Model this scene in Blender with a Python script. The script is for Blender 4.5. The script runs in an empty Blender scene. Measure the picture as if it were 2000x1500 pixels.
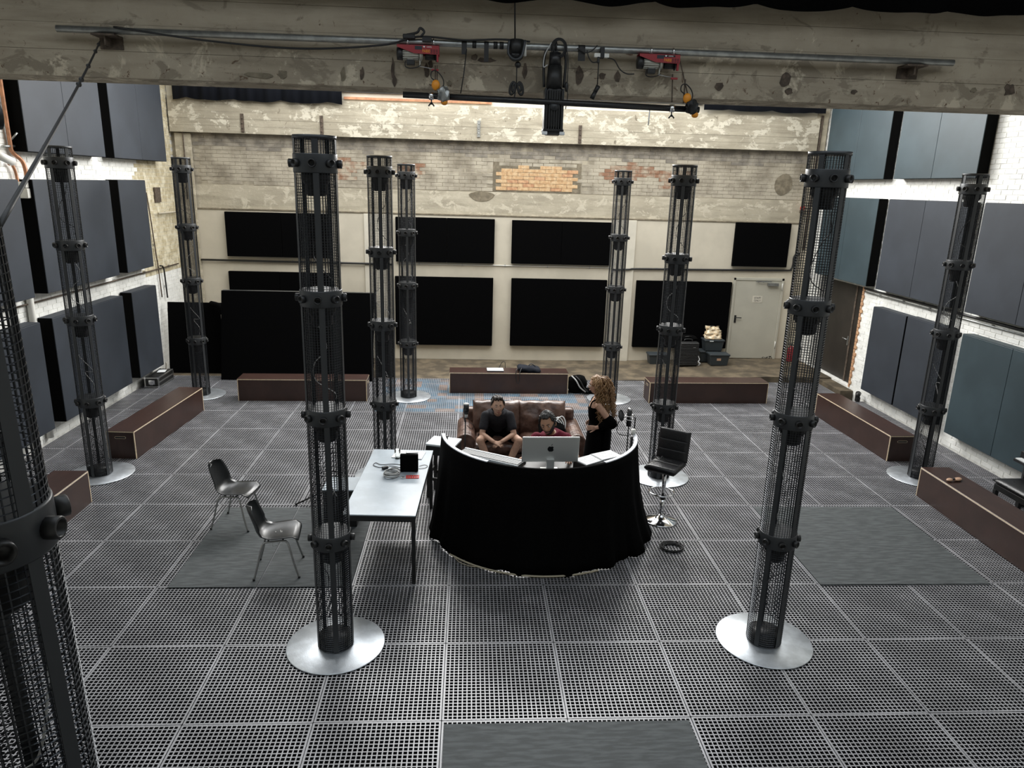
import bpy, bmesh, math, random
from mathutils import Vector, Matrix, noise as mnoise
R = math.radians
PI = math.pi
C = bpy.context.scene.collection
SC = bpy.context.scene
random.seed(11)

# ---------------------------------------------------------------- camera
cam_d = bpy.data.cameras.new('camera'); cam = bpy.data.objects.new('camera', cam_d); C.objects.link(cam)
cam_d.sensor_width = 36; cam_d.sensor_fit = 'HORIZONTAL'; cam_d.lens = 1410.547 * 36 / 2000
cam_d.clip_start = 0.05; cam_d.clip_end = 200
yaw, pitch, roll = 0.0620661, 0.2684223, 0.0280945
fw = Vector((math.sin(yaw) * math.cos(pitch), math.cos(yaw) * math.cos(pitch), -math.sin(pitch)))
rt = Vector((math.cos(yaw), -math.sin(yaw), 0)); up = rt.cross(fw)
r2 = math.cos(roll) * rt + math.sin(roll) * up; u2 = -math.sin(roll) * rt + math.cos(roll) * up
m = Matrix((r2, u2, -fw)).transposed().to_4x4(); m.translation = (0.18357, -4.81269, 4.09238)
cam.matrix_world = m
SC.camera = cam

# ---------------------------------------------------------------- world, daylight, exposure
w = bpy.data.worlds.new('world'); SC.world = w; w.use_nodes = True
w.node_tree.nodes['Background'].inputs[0].default_value = (0.80, 0.90, 1.0, 1)
w.node_tree.nodes['Background'].inputs[1].default_value = 1.0
def area(name, loc, sx, sy, power, col, rot=(0, 0, 0)):
    d = bpy.data.lights.new(name, 'AREA'); d.shape = 'RECTANGLE'; d.size = sx; d.size_y = sy
    d.energy = power; d.color = col
    o = bpy.data.objects.new(name, d); C.objects.link(o); o.location = loc; o.rotation_euler = rot
    return o
area('skylight_rear', (1.0, 8.9, 7.15), 12.6, 5.4, 750, (1.0, 0.985, 0.96))
area('clerestory', (1.35, 12.08, 6.52), 7.8, 1.05, 1050, (1.0, 0.99, 0.97), (R(-78), 0, 0))
area('skylight_front', (1.0, -1.2, 7.15), 11.0, 4.0, 60, (0.95, 0.98, 1.0))
SC.view_settings.view_transform = 'Standard'
SC.view_settings.look = 'None'
SC.view_settings.gamma = 1.0
SC.view_settings.use_curve_mapping = False
SC.view_settings.exposure = 0.1

# ---------------------------------------------------------------- materials
def nodes(name):
    M = bpy.data.materials.new(name); M.use_nodes = True
    nt = M.node_tree
    return M, nt, nt.nodes['Principled BSDF']
def N(nt, t, **kw):
    n = nt.nodes.new(t)
    for k, v in kw.items(): setattr(n, k, v)
    return n
def mixc(nt, fac, a, b):
    x = N(nt, 'ShaderNodeMix', data_type='RGBA')
    for i, v in ((0, fac), (6, a), (7, b)):
        if hasattr(v, 'links'): nt.links.new(v, x.inputs[i])
        elif i == 0: x.inputs[0].default_value = v
        else: x.inputs[i].default_value = (*v, 1) if len(v) == 3 else v
    return x.outputs[2]
WORLD_NOISE = [False]
def ntex(nt, scale, detail=4, rough=0.55, vec=None, stretch=None, dist=0.0):
    tc = N(nt, 'ShaderNodeNewGeometry') if WORLD_NOISE[0] else N(nt, 'ShaderNodeTexCoord')
    n = N(nt, 'ShaderNodeTexNoise'); n.inputs['Scale'].default_value = scale
    n.inputs['Detail'].default_value = detail; n.inputs['Roughness'].default_value = rough
    n.inputs['Distortion'].default_value = dist
    src = tc.outputs['Position' if WORLD_NOISE[0] else 'Object']
    if stretch:
        mp = N(nt, 'ShaderNodeMapping'); mp.inputs['Scale'].default_value = stretch
        nt.links.new(src, mp.inputs[0]); src = mp.outputs[0]
    nt.links.new(src, n.inputs['Vector'])
    return n.outputs[0]
def ramp(nt, src, a, b):
    r = N(nt, 'ShaderNodeMapRange'); r.inputs[1].default_value = a; r.inputs[2].default_value = b
    nt.links.new(src, r.inputs[0]); return r.outputs[0]
def mat(name, col, rough=0.6, metal=0.0, var=0.0, vscale=8, bump=0.0, bscale=60, spec=0.5, col2=None, lo=.42, hi=.62, stretch=None, trans=0.0, coat=0.0, detail=4):
    M, nt, b = nodes(name)
    b.inputs['Roughness'].default_value = rough; b.inputs['Metallic'].default_value = metal
    b.inputs['Specular IOR Level'].default_value = spec
    if trans: b.inputs['Transmission Weight'].default_value = trans
    if coat: b.inputs['Coat Weight'].default_value = coat; b.inputs['Coat Roughness'].default_value = .15
    if var or col2:
        c2 = col2 or tuple(min(1, c * (1 + var)) for c in col)
        c1 = col if col2 else tuple(c * (1 - var) for c in col)
        f = ramp(nt, ntex(nt, vscale, detail, stretch=stretch), lo, hi)
        nt.links.new(mixc(nt, f, c1, c2), b.inputs['Base Color'])
    else: b.inputs['Base Color'].default_value = (*col, 1)
    if bump:
        bm = N(nt, 'ShaderNodeBump'); bm.inputs['Strength'].default_value = bump; bm.inputs['Distance'].default_value = .01
        nt.links.new(ntex(nt, bscale, 5, stretch=stretch), bm.inputs['Height']); nt.links.new(bm.outputs[0], b.inputs['Normal'])
    return M
def concrete(name, a, bcol, pit, line=True, pitlo=.60, peel=None, spall=None):
    M, nt, b = nodes(name)
    b.inputs['Roughness'].default_value = .88; b.inputs['Specular IOR Level'].default_value = .25
    c = mixc(nt, ramp(nt, ntex(nt, 1.6, 6, .6), .38, .64), a, bcol)
    c = mixc(nt, ramp(nt, ntex(nt, .9, 5, .6, stretch=(1, 1, 9)), .45, .7), c, tuple(x * .82 for x in a))
    if peel:
        c = mixc(nt, ramp(nt, ntex(nt, 3.1, 8, .72, dist=.4, stretch=(1, 1, 1.5)), .54, .58), c, peel)
    f = ramp(nt, ntex(nt, 7, 6, .66, dist=.6, stretch=(1.3, 1, .8)), pitlo, pitlo + .05)
    c = mixc(nt, f, c, pit)
    if spall:                         # flaked, rust-stained patches that sit along the lower edge of the beam
        tc = N(nt, 'ShaderNodeTexCoord'); sp = N(nt, 'ShaderNodeSeparateXYZ'); nt.links.new(tc.outputs['Object'], sp.inputs[0])
        zf = ramp(nt, sp.outputs[2], spall[1], spall[0])
        def thr(src, lo, wd, amt):
            a_ = N(nt, 'ShaderNodeMath', operation='MULTIPLY_ADD'); nt.links.new(zf, a_.inputs[0]); a_.inputs[1].default_value = amt; nt.links.new(src, a_.inputs[2])
            return ramp(nt, a_.outputs[0], lo, lo + wd)
        c = mixc(nt, thr(ntex(nt, 3.2, 7, .62, dist=.8, stretch=(1, 1, 1.6)), .61, .06, .10), c, tuple(x * .70 for x in a))
        c = mixc(nt, thr(ntex(nt, 2.3, 8, .7, dist=.5), .65, .05, .12), c, tuple(min(1, x * 1.30) for x in bcol))
        c = mixc(nt, thr(ntex(nt, 16, 6, .7, dist=1.0, stretch=(.8, 1, 1)), .695, .03, .085), c, pit)
    nt.links.new(c, b.inputs['Base Color'])
    bm = N(nt, 'ShaderNodeBump'); bm.inputs['Strength'].default_value = .5; bm.inputs['Distance'].default_value = .02
    nt.links.new(ntex(nt, 14, 8, .65), bm.inputs['Height']); nt.links.new(bm.outputs[0], b.inputs['Normal'])
    return M
MT = {}
MT['grating'] = mat('grating_fibreglass', (.29, .29, .305), .34, 0, .20, 2.2, .12, 200, .9)
MT['grating_side'] = mat('shade_dark_bar_side', (.030, .030, .033), .5, 0, .2, 9)  # bar sides coloured darker than the tops to put in their shade
MT['void'] = mat('underfloor_black', (.006, .006, .007), .9)
MT['rubber'] = mat('rubber_sheet', (.070, .078, .080), .72, 0, .25, 5, .25, 90, .4, stretch=(1, 6, 1))
MT['concrete_floor'] = mat('worn_concrete_floor', (.105, .082, .052), .7, 0, .35, 3, .2, 40)
MT['cage'] = mat('dark_wire', (.050, .054, .060), .28, .8, spec=.5)
MT['steel_black'] = mat('black_powder_coat', (.012, .012, .012), .45, 0, .2, 20)
MT['steel_grey'] = mat('grey_powder_coat', (.040, .043, .046), .40, .3)
MT['alu'] = mat('brushed_aluminium', (.66, .70, .74), .36, .85, .12, 7, .12, 120)
MT['chrome'] = mat('chrome', (.82, .83, .85), .08, 1)
MT['tube_steel'] = mat('dull_steel_tube', (.42, .42, .41), .28, .9)
MT['galv'] = mat('galvanised_pipe', (.36, .37, .36), .36, .8, .15, 12)
MT['plaster'] = mat('cream_plaster', (.60, .55, .445), .85, 0, .06, 1.4, .08, 20, .2)
MT['plaster_light'] = mat('pale_cream_plaster', (.66, .62, .52), .85, 0, .06, 2, .1, 20, .2)
WORLD_NOISE[0] = True
MT['white_brick'] = mat('white_painted_brick', (.86, .86, .82), .75, 0, .06, 6, .35, 45, .3)
MT['white_mortar'] = mat('white_painted_mortar', (.78, .77, .72), .85, 0, .15, 9, .3, 60, .2)
MT['old_brick'] = mat('stained_painted_brick', (.50, .43, .28), .85, 0, .1, 7, .4, 45, .2, col2=(.70, .64, .48))
MT['cream_brick'] = mat('cream_painted_brick', (.24, .21, .16), .88, 0, .1, 2.4, .6, 34, .2, col2=(.45, .405, .32), lo=.34, hi=.60, detail=9)
MT['grey_brick'] = mat('grey_weathered_brick', (.21, .19, .16), .9, 0, .1, 4, .6, 34, .2, col2=(.36, .325, .265))
MT['red_brick'] = mat('bare_red_brick', (.27, .15, .095), .9, 0, .1, 6, .4, 50, .2, col2=(.42, .36, .275))
MT['buff_brick'] = mat('bare_buff_brick', (.52, .33, .175), .9, 0, .1, 14, .4, 60, .2, col2=(.62, .45, .27))
MT['pink_brick'] = mat('bare_pinkish_brick', (.46, .25, .14), .9, 0, .1, 14, .4, 60, .2, col2=(.60, .38, .22))
WORLD_NOISE[0] = False
MT['mortar'] = mat('rough_grey_mortar', (.21, .18, .13), .95, 0, .2, 9, .6, 40, .1)
MT['cream_mortar'] = mat('cream_painted_mortar', (.36, .32, .245), .95, 0, .2, 4, .5, 40, .1)
MT['beam_near'] = concrete('raw_concrete_beam', (.37, .315, .235), (.43, .375, .285), (.13, .085, .055), pitlo=.66, spall=(5.02, 5.75))
MT['beam_back'] = concrete('painted_concrete_beam', (.37, .33, .25), (.47, .425, .33), (.22, .19, .14), pitlo=.63, peel=(.62, .575, .465))
MT['plaster_old'] = concrete('old_cream_render', (.42, .375, .285), (.52, .47, .365), (.27, .235, .18), pitlo=.66, peel=(.57, .52, .41))
MT['panel'] = mat('acoustic_fabric_slate', (.031, .037, .047), .62, 0, .12, 1.2, .1, 250, .35)
MT['panel_teal'] = mat('acoustic_fabric_teal', (.038, .058, .068), .50, 0, .12, 1.1, .1, 250, .35)
MT['panel_side'] = mat('acoustic_fabric_black_side', (.004, .004, .004), .95, 0, spec=.05)
MT['panel_black'] = mat('black_acoustic_cloth', (.0028, .0028, .003), .95, 0, .2, 300, spec=.02)
MT['cloth_black'] = mat('black_molton_cloth', (.0022, .0022, .0022), .9, 0, .2, 40, .15, 120, .05)
MT['cloth_navy'] = mat('dark_navy_curtain', (.010, .012, .018), .85, 0, spec=.2)
MT['rim_tape'] = mat('grey_gaffer_trim', (.50, .53, .58), .4, 0, .15, 20)
MT['hoop'] = mat('pale_flexible_tube', (.42, .37, .27), .5)
MT['ply_brown'] = mat('brown_film_faced_plywood', (.040, .020, .0155), .33, 0, .14, 3, .06, 60, .5, stretch=(1, 5, 1))
MT['ply_edge'] = mat('raw_birch_plywood_edge', (.72, .58, .40), .6, 0, .1, 40)
MT['stone_top'] = mat('grey_blue_laminate_top', (.42, .48, .53), .34, 0, .08, 3.5, .05, 40, .5, detail=8)
MT['chair_shell'] = mat('grey_black_plastic_shell', (.018, .020, .021), .30, 0, .1, 30, .06, 300, .5)
MT['leather_black'] = mat('black_leatherette', (.012, .012, .013), .30, 0, .1, 20, .3, 70, .5)
MT['leather_brown'] = mat('worn_brown_leather', (.075, .037, .026), .34, 0, .1, 7, .9, 13, .6, col2=(.165, .095, .070))
MT['white_top'] = mat('white_laminate', (.72, .77, .80), .4)
MT['silver'] = mat('anodised_silver', (.62, .63, .61), .38, .35)
MT['silver_dark'] = mat('dark_logo_gloss', (.012, .013, .014), .2)
MT['paper'] = mat('white_paper', (.82, .84, .84), .7)
MT['ink'] = mat('black_ink', (.02, .02, .02), .8)
MT['grey_ink'] = mat('grey_ink', (.18, .18, .17), .8)
MT['red'] = mat('red_enamel', (.30, .022, .028), .4)
MT['red_bright'] = mat('bright_red_plastic', (.62, .04, .03), .45)
MT['orange'] = mat('orange_plastic', (.80, .30, .02), .45)
MT['motor'] = mat('cast_motor_alloy', (.42, .41, .36), .4, .6)
MT['white_plastic'] = mat('white_plastic', (.74, .73, .68), .5)
MT['cable'] = mat('black_cable', (.010, .010, .010), .55)
MT['cable_grey'] = mat('grey_cable', (.45, .45, .44), .5)
MT['copper'] = mat('old_copper_pipe', (.50, .24, .13), .5, .3, .2, 10)
MT['door_grey'] = mat('pale_grey_door_paint', (.50, .48, .40), .5, 0, .04, 2)
MT['door_dark'] = mat('dark_brown_steel_door', (.020, .016, .012), .55, 0, .2, 3)
MT['rust'] = mat('rusty_iron', (.10, .075, .055), .8, .2, .3, 20)
MT['bin'] = mat('slate_plastic_tub', (.032, .040, .044), .5)
MT['gold_foil'] = mat('crumpled_golden_plastic', (.62, .46, .27), .32, .1, .2, 14, .6, 25, col2=(.78, .68, .50))
MT['skin'] = mat('skin', (.55, .335, .235), .5, 0, .06, 30, .05, 200, .4)
MT['skin_tan'] = mat('tanned_skin', (.43, .235, .145), .5, 0, .06, 30, .05, 200, .4)
MT['hair_dark'] = mat('dark_brown_hair', (.030, .020, .014), .38, 0, .3, 60, .4, 120, .5)
MT['hair_black'] = mat('black_short_hair', (.016, .014, .013), .36, 0, .3, 60, .5, 160, .6)
MT['hair_curly'] = mat('curly_light_brown_hair', (.20, .105, .045), .42, 0, .4, 14, spec=.5, col2=(.34, .20, .09))
MT['tshirt_grey'] = mat('charcoal_tshirt', (.030, .030, .034), .85, 0, .1, 30, .2, 40, .15)
MT['tshirt_red'] = mat('maroon_tshirt', (.15, .018, .035), .85, 0, .1, 30, .2, 40, .15)
MT['lips'] = mat('lips', (.30, .11, .09), .5)
MT['eye'] = mat('eye_white', (.6, .58, .54), .3)
MT['rug_blue'] = mat('blue_carpet', (.03, .15, .25), .9, 0, .4, 3)
MT['rug_orange'] = mat('orange_carpet', (.27, .15, .085), .9, 0, .4, 3)
MT['glass'] = mat('clear_glass', (.95, .97, .97), .03, 0, trans=1.0)
MT['glass'].node_tree.nodes['Principled BSDF'].inputs['IOR'].default_value = 1.12
MT['tan_wood'] = mat('tan_wood', (.48, .30, .20), .5)

# ---------------------------------------------------------------- geometry helpers
def ortho(d):
    d = d.normalized(); a = Vector((0, 0, 1)) if abs(d.z) < .9 else Vector((1, 0, 0))
    x = d.cross(a).normalized(); return x, d.cross(x).normalized()
class G:
    def __init__(s): s.v = []; s.f = []; s.mi = []; s.sm = []; s.cur = 0
    def add(s, vs, fs, smooth=False, T=None):
        o = len(s.v)
        s.v += [tuple((T @ Vector(v)) if T else v) for v in vs]
        s.f += [tuple(i + o for i in f) for f in fs]; s.mi += [s.cur] * len(fs); s.sm += [smooth] * len(fs)
        return s
    def box(s, c, d, rz=0, T=None):
        x, y, z = d[0] / 2, d[1] / 2, d[2] / 2
        vs = [Vector((a, b, e)) for a in (-x, x) for b in (-y, y) for e in (-z, z)]
        if rz: q = Matrix.Rotation(rz, 3, 'Z'); vs = [q @ v for v in vs]
        vs = [v + Vector(c) for v in vs]
        return s.add(vs, [(0, 1, 3, 2), (4, 6, 7, 5), (0, 4, 5, 1), (2, 3, 7, 6), (0, 2, 6, 4), (1, 5, 7, 3)], False, T)
    def bb(s, x0, x1, y0, y1, z0, z1): return s.box(((x0 + x1) / 2, (y0 + y1) / 2, (z0 + z1) / 2), (x1 - x0, y1 - y0, z1 - z0))
    def rings(s, rs, closed=False, cap=True, smooth=True):
        n = len(rs[0]); vs = [p for r in rs for p in r]; fs = []
        L = len(rs)
        for i in range(L if closed else L - 1):
            a, b = i * n, ((i + 1) % L) * n
            for j in range(n): fs.append((a + j, a + (j + 1) % n, b + (j + 1) % n, b + j))
        if cap and not closed:
            fs.append(tuple(range(n - 1, -1, -1))); fs.append(tuple(range((L - 1) * n, L * n)))
        return s.add(vs, fs, smooth)
    def cyl(s, p0, p1, r0, r1=None, n=12, cap=True, smooth=True):
        p0, p1 = Vector(p0), Vector(p1); r1 = r0 if r1 is None else r1
        x, y = ortho(p1 - p0)
        return s.rings([[p + (x * math.cos(t) + y * math.sin(t)) * r for t in [2 * PI * k / n for k in range(n)]] for p, r in ((p0, r0), (p1, r1))], False, cap, smooth)
    def tube(s, pts, r, n=6, closed=False):
        pts = [Vector(p) for p in pts]; L = len(pts); rs = []; px = None
        for i, p in enumerate(pts):
            d = (pts[(i + 1) % L] - pts[i - 1]) if closed else (pts[min(i + 1, L - 1)] - pts[max(i - 1, 0)])
            if d.length < 1e-7: d = Vector((0, 0, 1))
            d.normalize()
            if px is None: px, _ = ortho(d)
            px = (px - d * px.dot(d)); px = px.normalized() if px.length > 1e-5 else ortho(d)[0]
            y = d.cross(px); rr = r[i] if isinstance(r, (list, tuple)) else r
            rs.append([p + (px * math.cos(2 * PI * k / n) + y * math.sin(2 * PI * k / n)) * rr for k in range(n)])
        return s.rings(rs, closed, True, True)
    def lathe(s, prof, c=(0, 0, 0), n=32, smooth=True, axis=None):
        rs = []
        for r, z in prof: rs.append([Vector((r * math.cos(2 * PI * k / n), r * math.sin(2 * PI * k / n), z)) for k in range(n)])
        if axis:
            q = Vector((0, 0, 1)).rotation_difference(Vector(axis)).to_matrix(); rs = [[q @ p for p in r] for r in rs]
        rs = [[p + Vector(c) for p in r] for r in rs]
        return s.rings(rs, False, True, smooth)
    def ell(s, c, r, n=14, mm=10, rot=None):
        rs = []
        for i in range(1, mm):
            a = PI * i / mm
            rs.append([Vector((r[0] * math.sin(a) * math.cos(2 * PI * k / n), r[1] * math.sin(a) * math.sin(2 * PI * k / n), -r[2] * math.cos(a))) for k in range(n)])
        if rot: rs = [[rot @ p for p in q] for q in rs]
        rs = [[p + Vector(c) for p in q] for q in rs]
        return s.rings(rs)
    def cap(s, a, b, ra, rb, n=14, flat=1.0, side=None):
        a, b = Vector(a), Vector(b); d = (b - a); L = d.length; d = d.normalized()
        if side: x = Vector(side); x = (x - d * x.dot(d)).normalized(); y = d.cross(x)
        else: x, y = ortho(d)
        rs = []
        for i in range(1, 5):
            t = PI / 2 * i / 5; rs.append((a - d * ra * math.cos(t), ra * math.sin(t)))
        for i in range(0, 7): rs.append((a.lerp(b, i / 6), ra + (rb - ra) * i / 6))
        for i in range(4, 0, -1):
            t = PI / 2 * i / 5; rs.append((b + d * rb * math.cos(t), rb * math.sin(t)))
        return s.rings([[p + (x * math.cos(2 * PI * k / n) + y * math.sin(2 * PI * k / n) * flat) * r for k in range(n)] for p, r in rs])
    def oval(s, secs, side, n=20):
        """loft of ellipses: secs = [(centre, half width along side, half depth)]; built along the centres"""
        rs = []; L = len(secs); side = Vector(side)
        for i, (c, a, b) in enumerate(secs):
            d = (Vector(secs[min(i + 1, L - 1)][0]) - Vector(secs[max(i - 1, 0)][0])).normalized()
            x = (side - d * side.dot(d)).normalized(); y = d.cross(x)
            rs.append([Vector(c) + x * a * math.cos(2 * PI * k / n) + y * b * math.sin(2 * PI * k / n) for k in range(n)])
        return s.rings(rs)
    def prism(s, poly, h, T=None):
        n = len(poly); vs = [(x, y, 0) for x, y in poly] + [(x, y, h) for x, y in poly]
        fs = [tuple(range(n - 1, -1, -1)), tuple(range(n, 2 * n))] + [(i, (i + 1) % n, n + (i + 1) % n, n + i) for i in range(n)]
        return s.add(vs, fs, False, T)
    def mesh(s, name, mats, bevel=0, seg=2, sub=0):
        me = bpy.data.meshes.new(name); me.from_pydata([tuple(v) for v in s.v], [], s.f)
        for x in (mats if isinstance(mats, (list, tuple)) else [mats]): me.materials.append(MT[x])
        for p, i, q in zip(me.polygons, s.mi, s.sm): p.material_index = i; p.use_smooth = q
        bm = bmesh.new(); bm.from_mesh(me)
        bmesh.ops.recalc_face_normals(bm, faces=bm.faces)
        if bevel:
            es = [e for e in bm.edges if len(e.link_faces) == 2 and e.calc_face_angle(0) > .6]
            bmesh.ops.bevel(bm, geom=es, offset=bevel, segments=seg, affect='EDGES', profile=.5, clamp_overlap=True)
        bm.to_mesh(me); bm.free()
        return me
    def ob(s, name, mats, parent=None, bevel=0, seg=2, kind=None):
        return link(name, s.mesh(name, mats, bevel, seg), parent, kind)
def link(name, me, parent=None, kind=None):
    o = bpy.data.objects.new(name, me); C.objects.link(o)
    if parent: o.parent = parent
    if kind: o['kind'] = kind
    return o
def tag(o, label, cat, group=None):
    o['label'] = label; o['category'] = cat
    if group: o['group'] = group
    return o
def thing(name, label, cat, loc=(0, 0, 0), rz=0, group=None):
    o = bpy.data.objects.new(name, None); C.objects.link(o); o.location = loc; o.rotation_euler = (0, 0, rz)
    o.empty_display_size = .1
    return tag(o, label, cat, group)
def dup(root, loc, rz, label, group=None):
    r = root.copy(); C.objects.link(r); r.location = loc; r.rotation_euler = (0, 0, rz); r['label'] = label
    if group: r['group'] = group
    for ch in list(root.children):
        c = ch.copy(); C.objects.link(c); c.parent = r
        for g in list(ch.children):
            d = g.copy(); C.objects.link(d); d.parent = c
    return r
def struct(name, g, mats, bevel=0): return g.ob(name, mats, None, bevel, kind='structure')
def text(name, s, size, material, T, parent, depth=.001):
    cu = bpy.data.curves.new(name, 'FONT'); cu.body = s; cu.size = size; cu.align_x = 'CENTER'; cu.align_y = 'CENTER'; cu.extrude = depth
    t = bpy.data.objects.new(name + '_tmp', cu); C.objects.link(t)
    me = bpy.data.meshes.new_from_object(t.evaluated_get(bpy.context.evaluated_depsgraph_get()))
    bpy.data.objects.remove(t); bpy.data.curves.remove(cu)
    me.transform(T); me.materials.clear(); me.materials.append(MT[material])
    return link(name, me, parent)
FRONT = Matrix.Rotation(R(90), 4, 'X')      # text / outlines standing up, facing -y
def fuse(g, name, material, voxel=.006, smooth=4, parent=None):
    me = g.mesh('tmp', material); o = bpy.data.objects.new('tmp', me); C.objects.link(o)
    mo = o.modifiers.new('r', 'REMESH'); mo.mode = 'VOXEL'; mo.voxel_size = voxel; mo.use_smooth_shade = True
    if smooth:
        sm = o.modifiers.new('s', 'SMOOTH'); sm.iterations = smooth; sm.factor = .5
    out = bpy.data.meshes.new_from_object(o.evaluated_get(bpy.context.evaluated_depsgraph_get()))
    bpy.data.objects.remove(o); bpy.data.meshes.remove(me)
    out.name = name
    if not out.materials: out.materials.append(MT[material])
    for p in out.polygons: p.use_smooth = True
    return link(name, out, parent)
def bez(a, b, sag=0, n=12):
    a, b = Vector(a), Vector(b)
    return [a.lerp(b, i / n) - Vector((0, 0, sag * 4 * (i / n) * (1 - i / n))) for i in range(n + 1)]
def spline(pts, n=6):
    pts = [Vector(p) for p in pts]; out = []
    for i in range(len(pts) - 1):
        p0, p1, p2, p3 = pts[max(i - 1, 0)], pts[i], pts[i + 1], pts[min(i + 2, len(pts) - 1)]
        for k in range(n):
            t = k / n
            out.append(.5 * ((2 * p1) + (p2 - p0) * t + (2 * p0 - 5 * p1 + 4 * p2 - p3) * t * t + (3 * p1 - p0 - 3 * p2 + p3) * t ** 3))
    out.append(pts[-1]); return out
# ================================================================ THE SETTING
WL, WR, WB, WF, CE = -6.38, 8.30, 12.30, -7.0, 7.2
fl = struct('floor', G().bb(-6.6, 8.6, WF - .2, 12.6, -.50, -.36), 'void')
# grating panels, one metre square, lifted on the black underfloor
def grating(sx, sy, name):
    g = G(); n = max(1, round(sx * 26)); k = max(1, round(sy * 26)); gap = .006; bw = .0098; h = .032
    x0, x1, y0, y1 = gap, sx - gap, gap, sy - gap
    ew = .003
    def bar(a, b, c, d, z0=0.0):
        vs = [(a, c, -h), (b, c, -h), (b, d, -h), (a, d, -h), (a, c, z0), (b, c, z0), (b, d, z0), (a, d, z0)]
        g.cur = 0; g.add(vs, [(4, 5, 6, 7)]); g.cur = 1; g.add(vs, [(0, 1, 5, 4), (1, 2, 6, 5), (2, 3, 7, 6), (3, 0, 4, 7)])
    for i in range(n + 1):
        c = x0 + bw / 2 + (x1 - x0 - bw) * i / n; e = ew if i in (0, n) else 0
        bar(c - bw / 2 - e, c + bw / 2 + e, y0, y1)
    for i in range(k + 1):
        c = y0 + bw / 2 + (y1 - y0 - bw) * i / k; e = ew if i in (0, k) else 0
        bar(x0, x1, c - bw / 2 - e, c + bw / 2 + e, -.0006)
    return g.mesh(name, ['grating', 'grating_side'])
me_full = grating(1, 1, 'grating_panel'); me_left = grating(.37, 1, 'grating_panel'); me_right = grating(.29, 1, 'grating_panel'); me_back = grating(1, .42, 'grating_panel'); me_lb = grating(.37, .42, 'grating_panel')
for j in range(-4, 10):
    for i in range(-7, 9):
        if i == 8: me, x = me_right, 8.0
        elif i == -7: me, x = me_left, -6.37
        else: me, x = me_full, i
        if i == 8 and j == 9: continue
        o = link('grating_panel', me, fl); o.location = (x, j, random.uniform(-.002, .0015))
for i in range(-7, 8):
    o = link('grating_panel', me_lb if i == -7 else me_back, fl); o.location = (-6.37 if i == -7 else i, 10, 0)
# worn concrete strip along the back wall, rising to the right
g = G(); xs = [-6.38, -2, 2, 4, 5, 6, 6.8, 8.3]; zs = [.0, .0, .0, .02, .06, .10, .13, .13]
vs = []
for x, z in zip(xs, zs): vs += [(x, 10.43, z - .004), (x, WB, z), (x, WB, -.36), (x, 10.43, -.36)]
fs = []
for k in range(len(xs) - 1):
    for q in range(4): fs.append((k * 4 + q, k * 4 + (q + 1) % 4, k * 4 + 4 + (q + 1) % 4, k * 4 + 4 + q))
fs += [(0, 3, 2, 1), (28, 29, 30, 31)]
g.add(vs, fs); g.ob('concrete_strip', 'concrete_floor', fl)
G().bb(8.02, 8.30, 9.45, 10.43, -.36, .10).ob('door_threshold', 'concrete_floor', fl, .01)
# colourful carpet lying under the grating
rug = G()
for i in range(22):
    for j in range(11):
        rug.cur = 1 if mnoise.noise(Vector((i * .55, j * .8, 3))) > .12 else 0
        x0, y0 = -1.55 + i * .185, 8.05 + j * .21
        rug.bb(x0, x0 + .184, y0, y0 + .209, -.011, -.005)
tag(rug.ob('underfloor_carpet', ['rug_blue', 'rug_orange']), 'blue and orange patterned carpet seen through the grating behind the sofa', 'carpet')

# ---- walls
wl = struct('wall_left', G().bb(WL - .2, WL - .012, WF, 12.6, -.36, CE), 'white_mortar')
g = G()
g.bb(WR + .012, WR + .2, WF, 9.68, -.36, CE); g.bb(WR + .012, WR + .2, 9.68, 11.55, 2.26, CE); g.bb(WR + .012, WR + .2, 11.55, 12.6, -.36, CE); g.bb(WR + .012, WR + .2, 9.68, 11.55, -.36, .13)
wr = struct('wall_right', g, 'white_mortar')
wb = struct('wall_back', G().bb(-6.6, 8.5, WB - .008, 12.6, -.36, CE), 'cream_mortar')
wf = struct('wall_front', G().bb(-6.6, 8.5, WF - .2, WF, -.36, CE), 'white_mortar')
def seen_brick(y, z, panels):
    return not any(a - .02 < y - .13 and y + .13 < b + .02 and c < z - .04 and z + .04 < d for a, b, c, d in panels)
PL = [(6.4, 8.69, 4.37, 6.05), (9.02, 11.3, 4.37, 6.05), (3.75, 6.06, 2.32, 3.98), (6.4, 8.7, 2.33, 3.98), (9.03, 10.16, 2.33, 3.99), (3.75, 6.08, .30, 1.95), (6.4, 8.71, .30, 1.95), (9.07, 10.16, .30, 1.95)]
PR = [(9.23, 11.7, 4.40, 6.05), (6.58, 8.88, 4.40, 6.05), (9.26, 11.5, 2.33, 4.03), (6.62, 8.9, 2.33, 4.03), (3.95, 6.25, 2.33, 4.03), (7.74, 8.85, .31, 1.99), (6.58, 7.70, .31, 2.0), (3.92, 6.18, .32, 1.99)]
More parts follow.
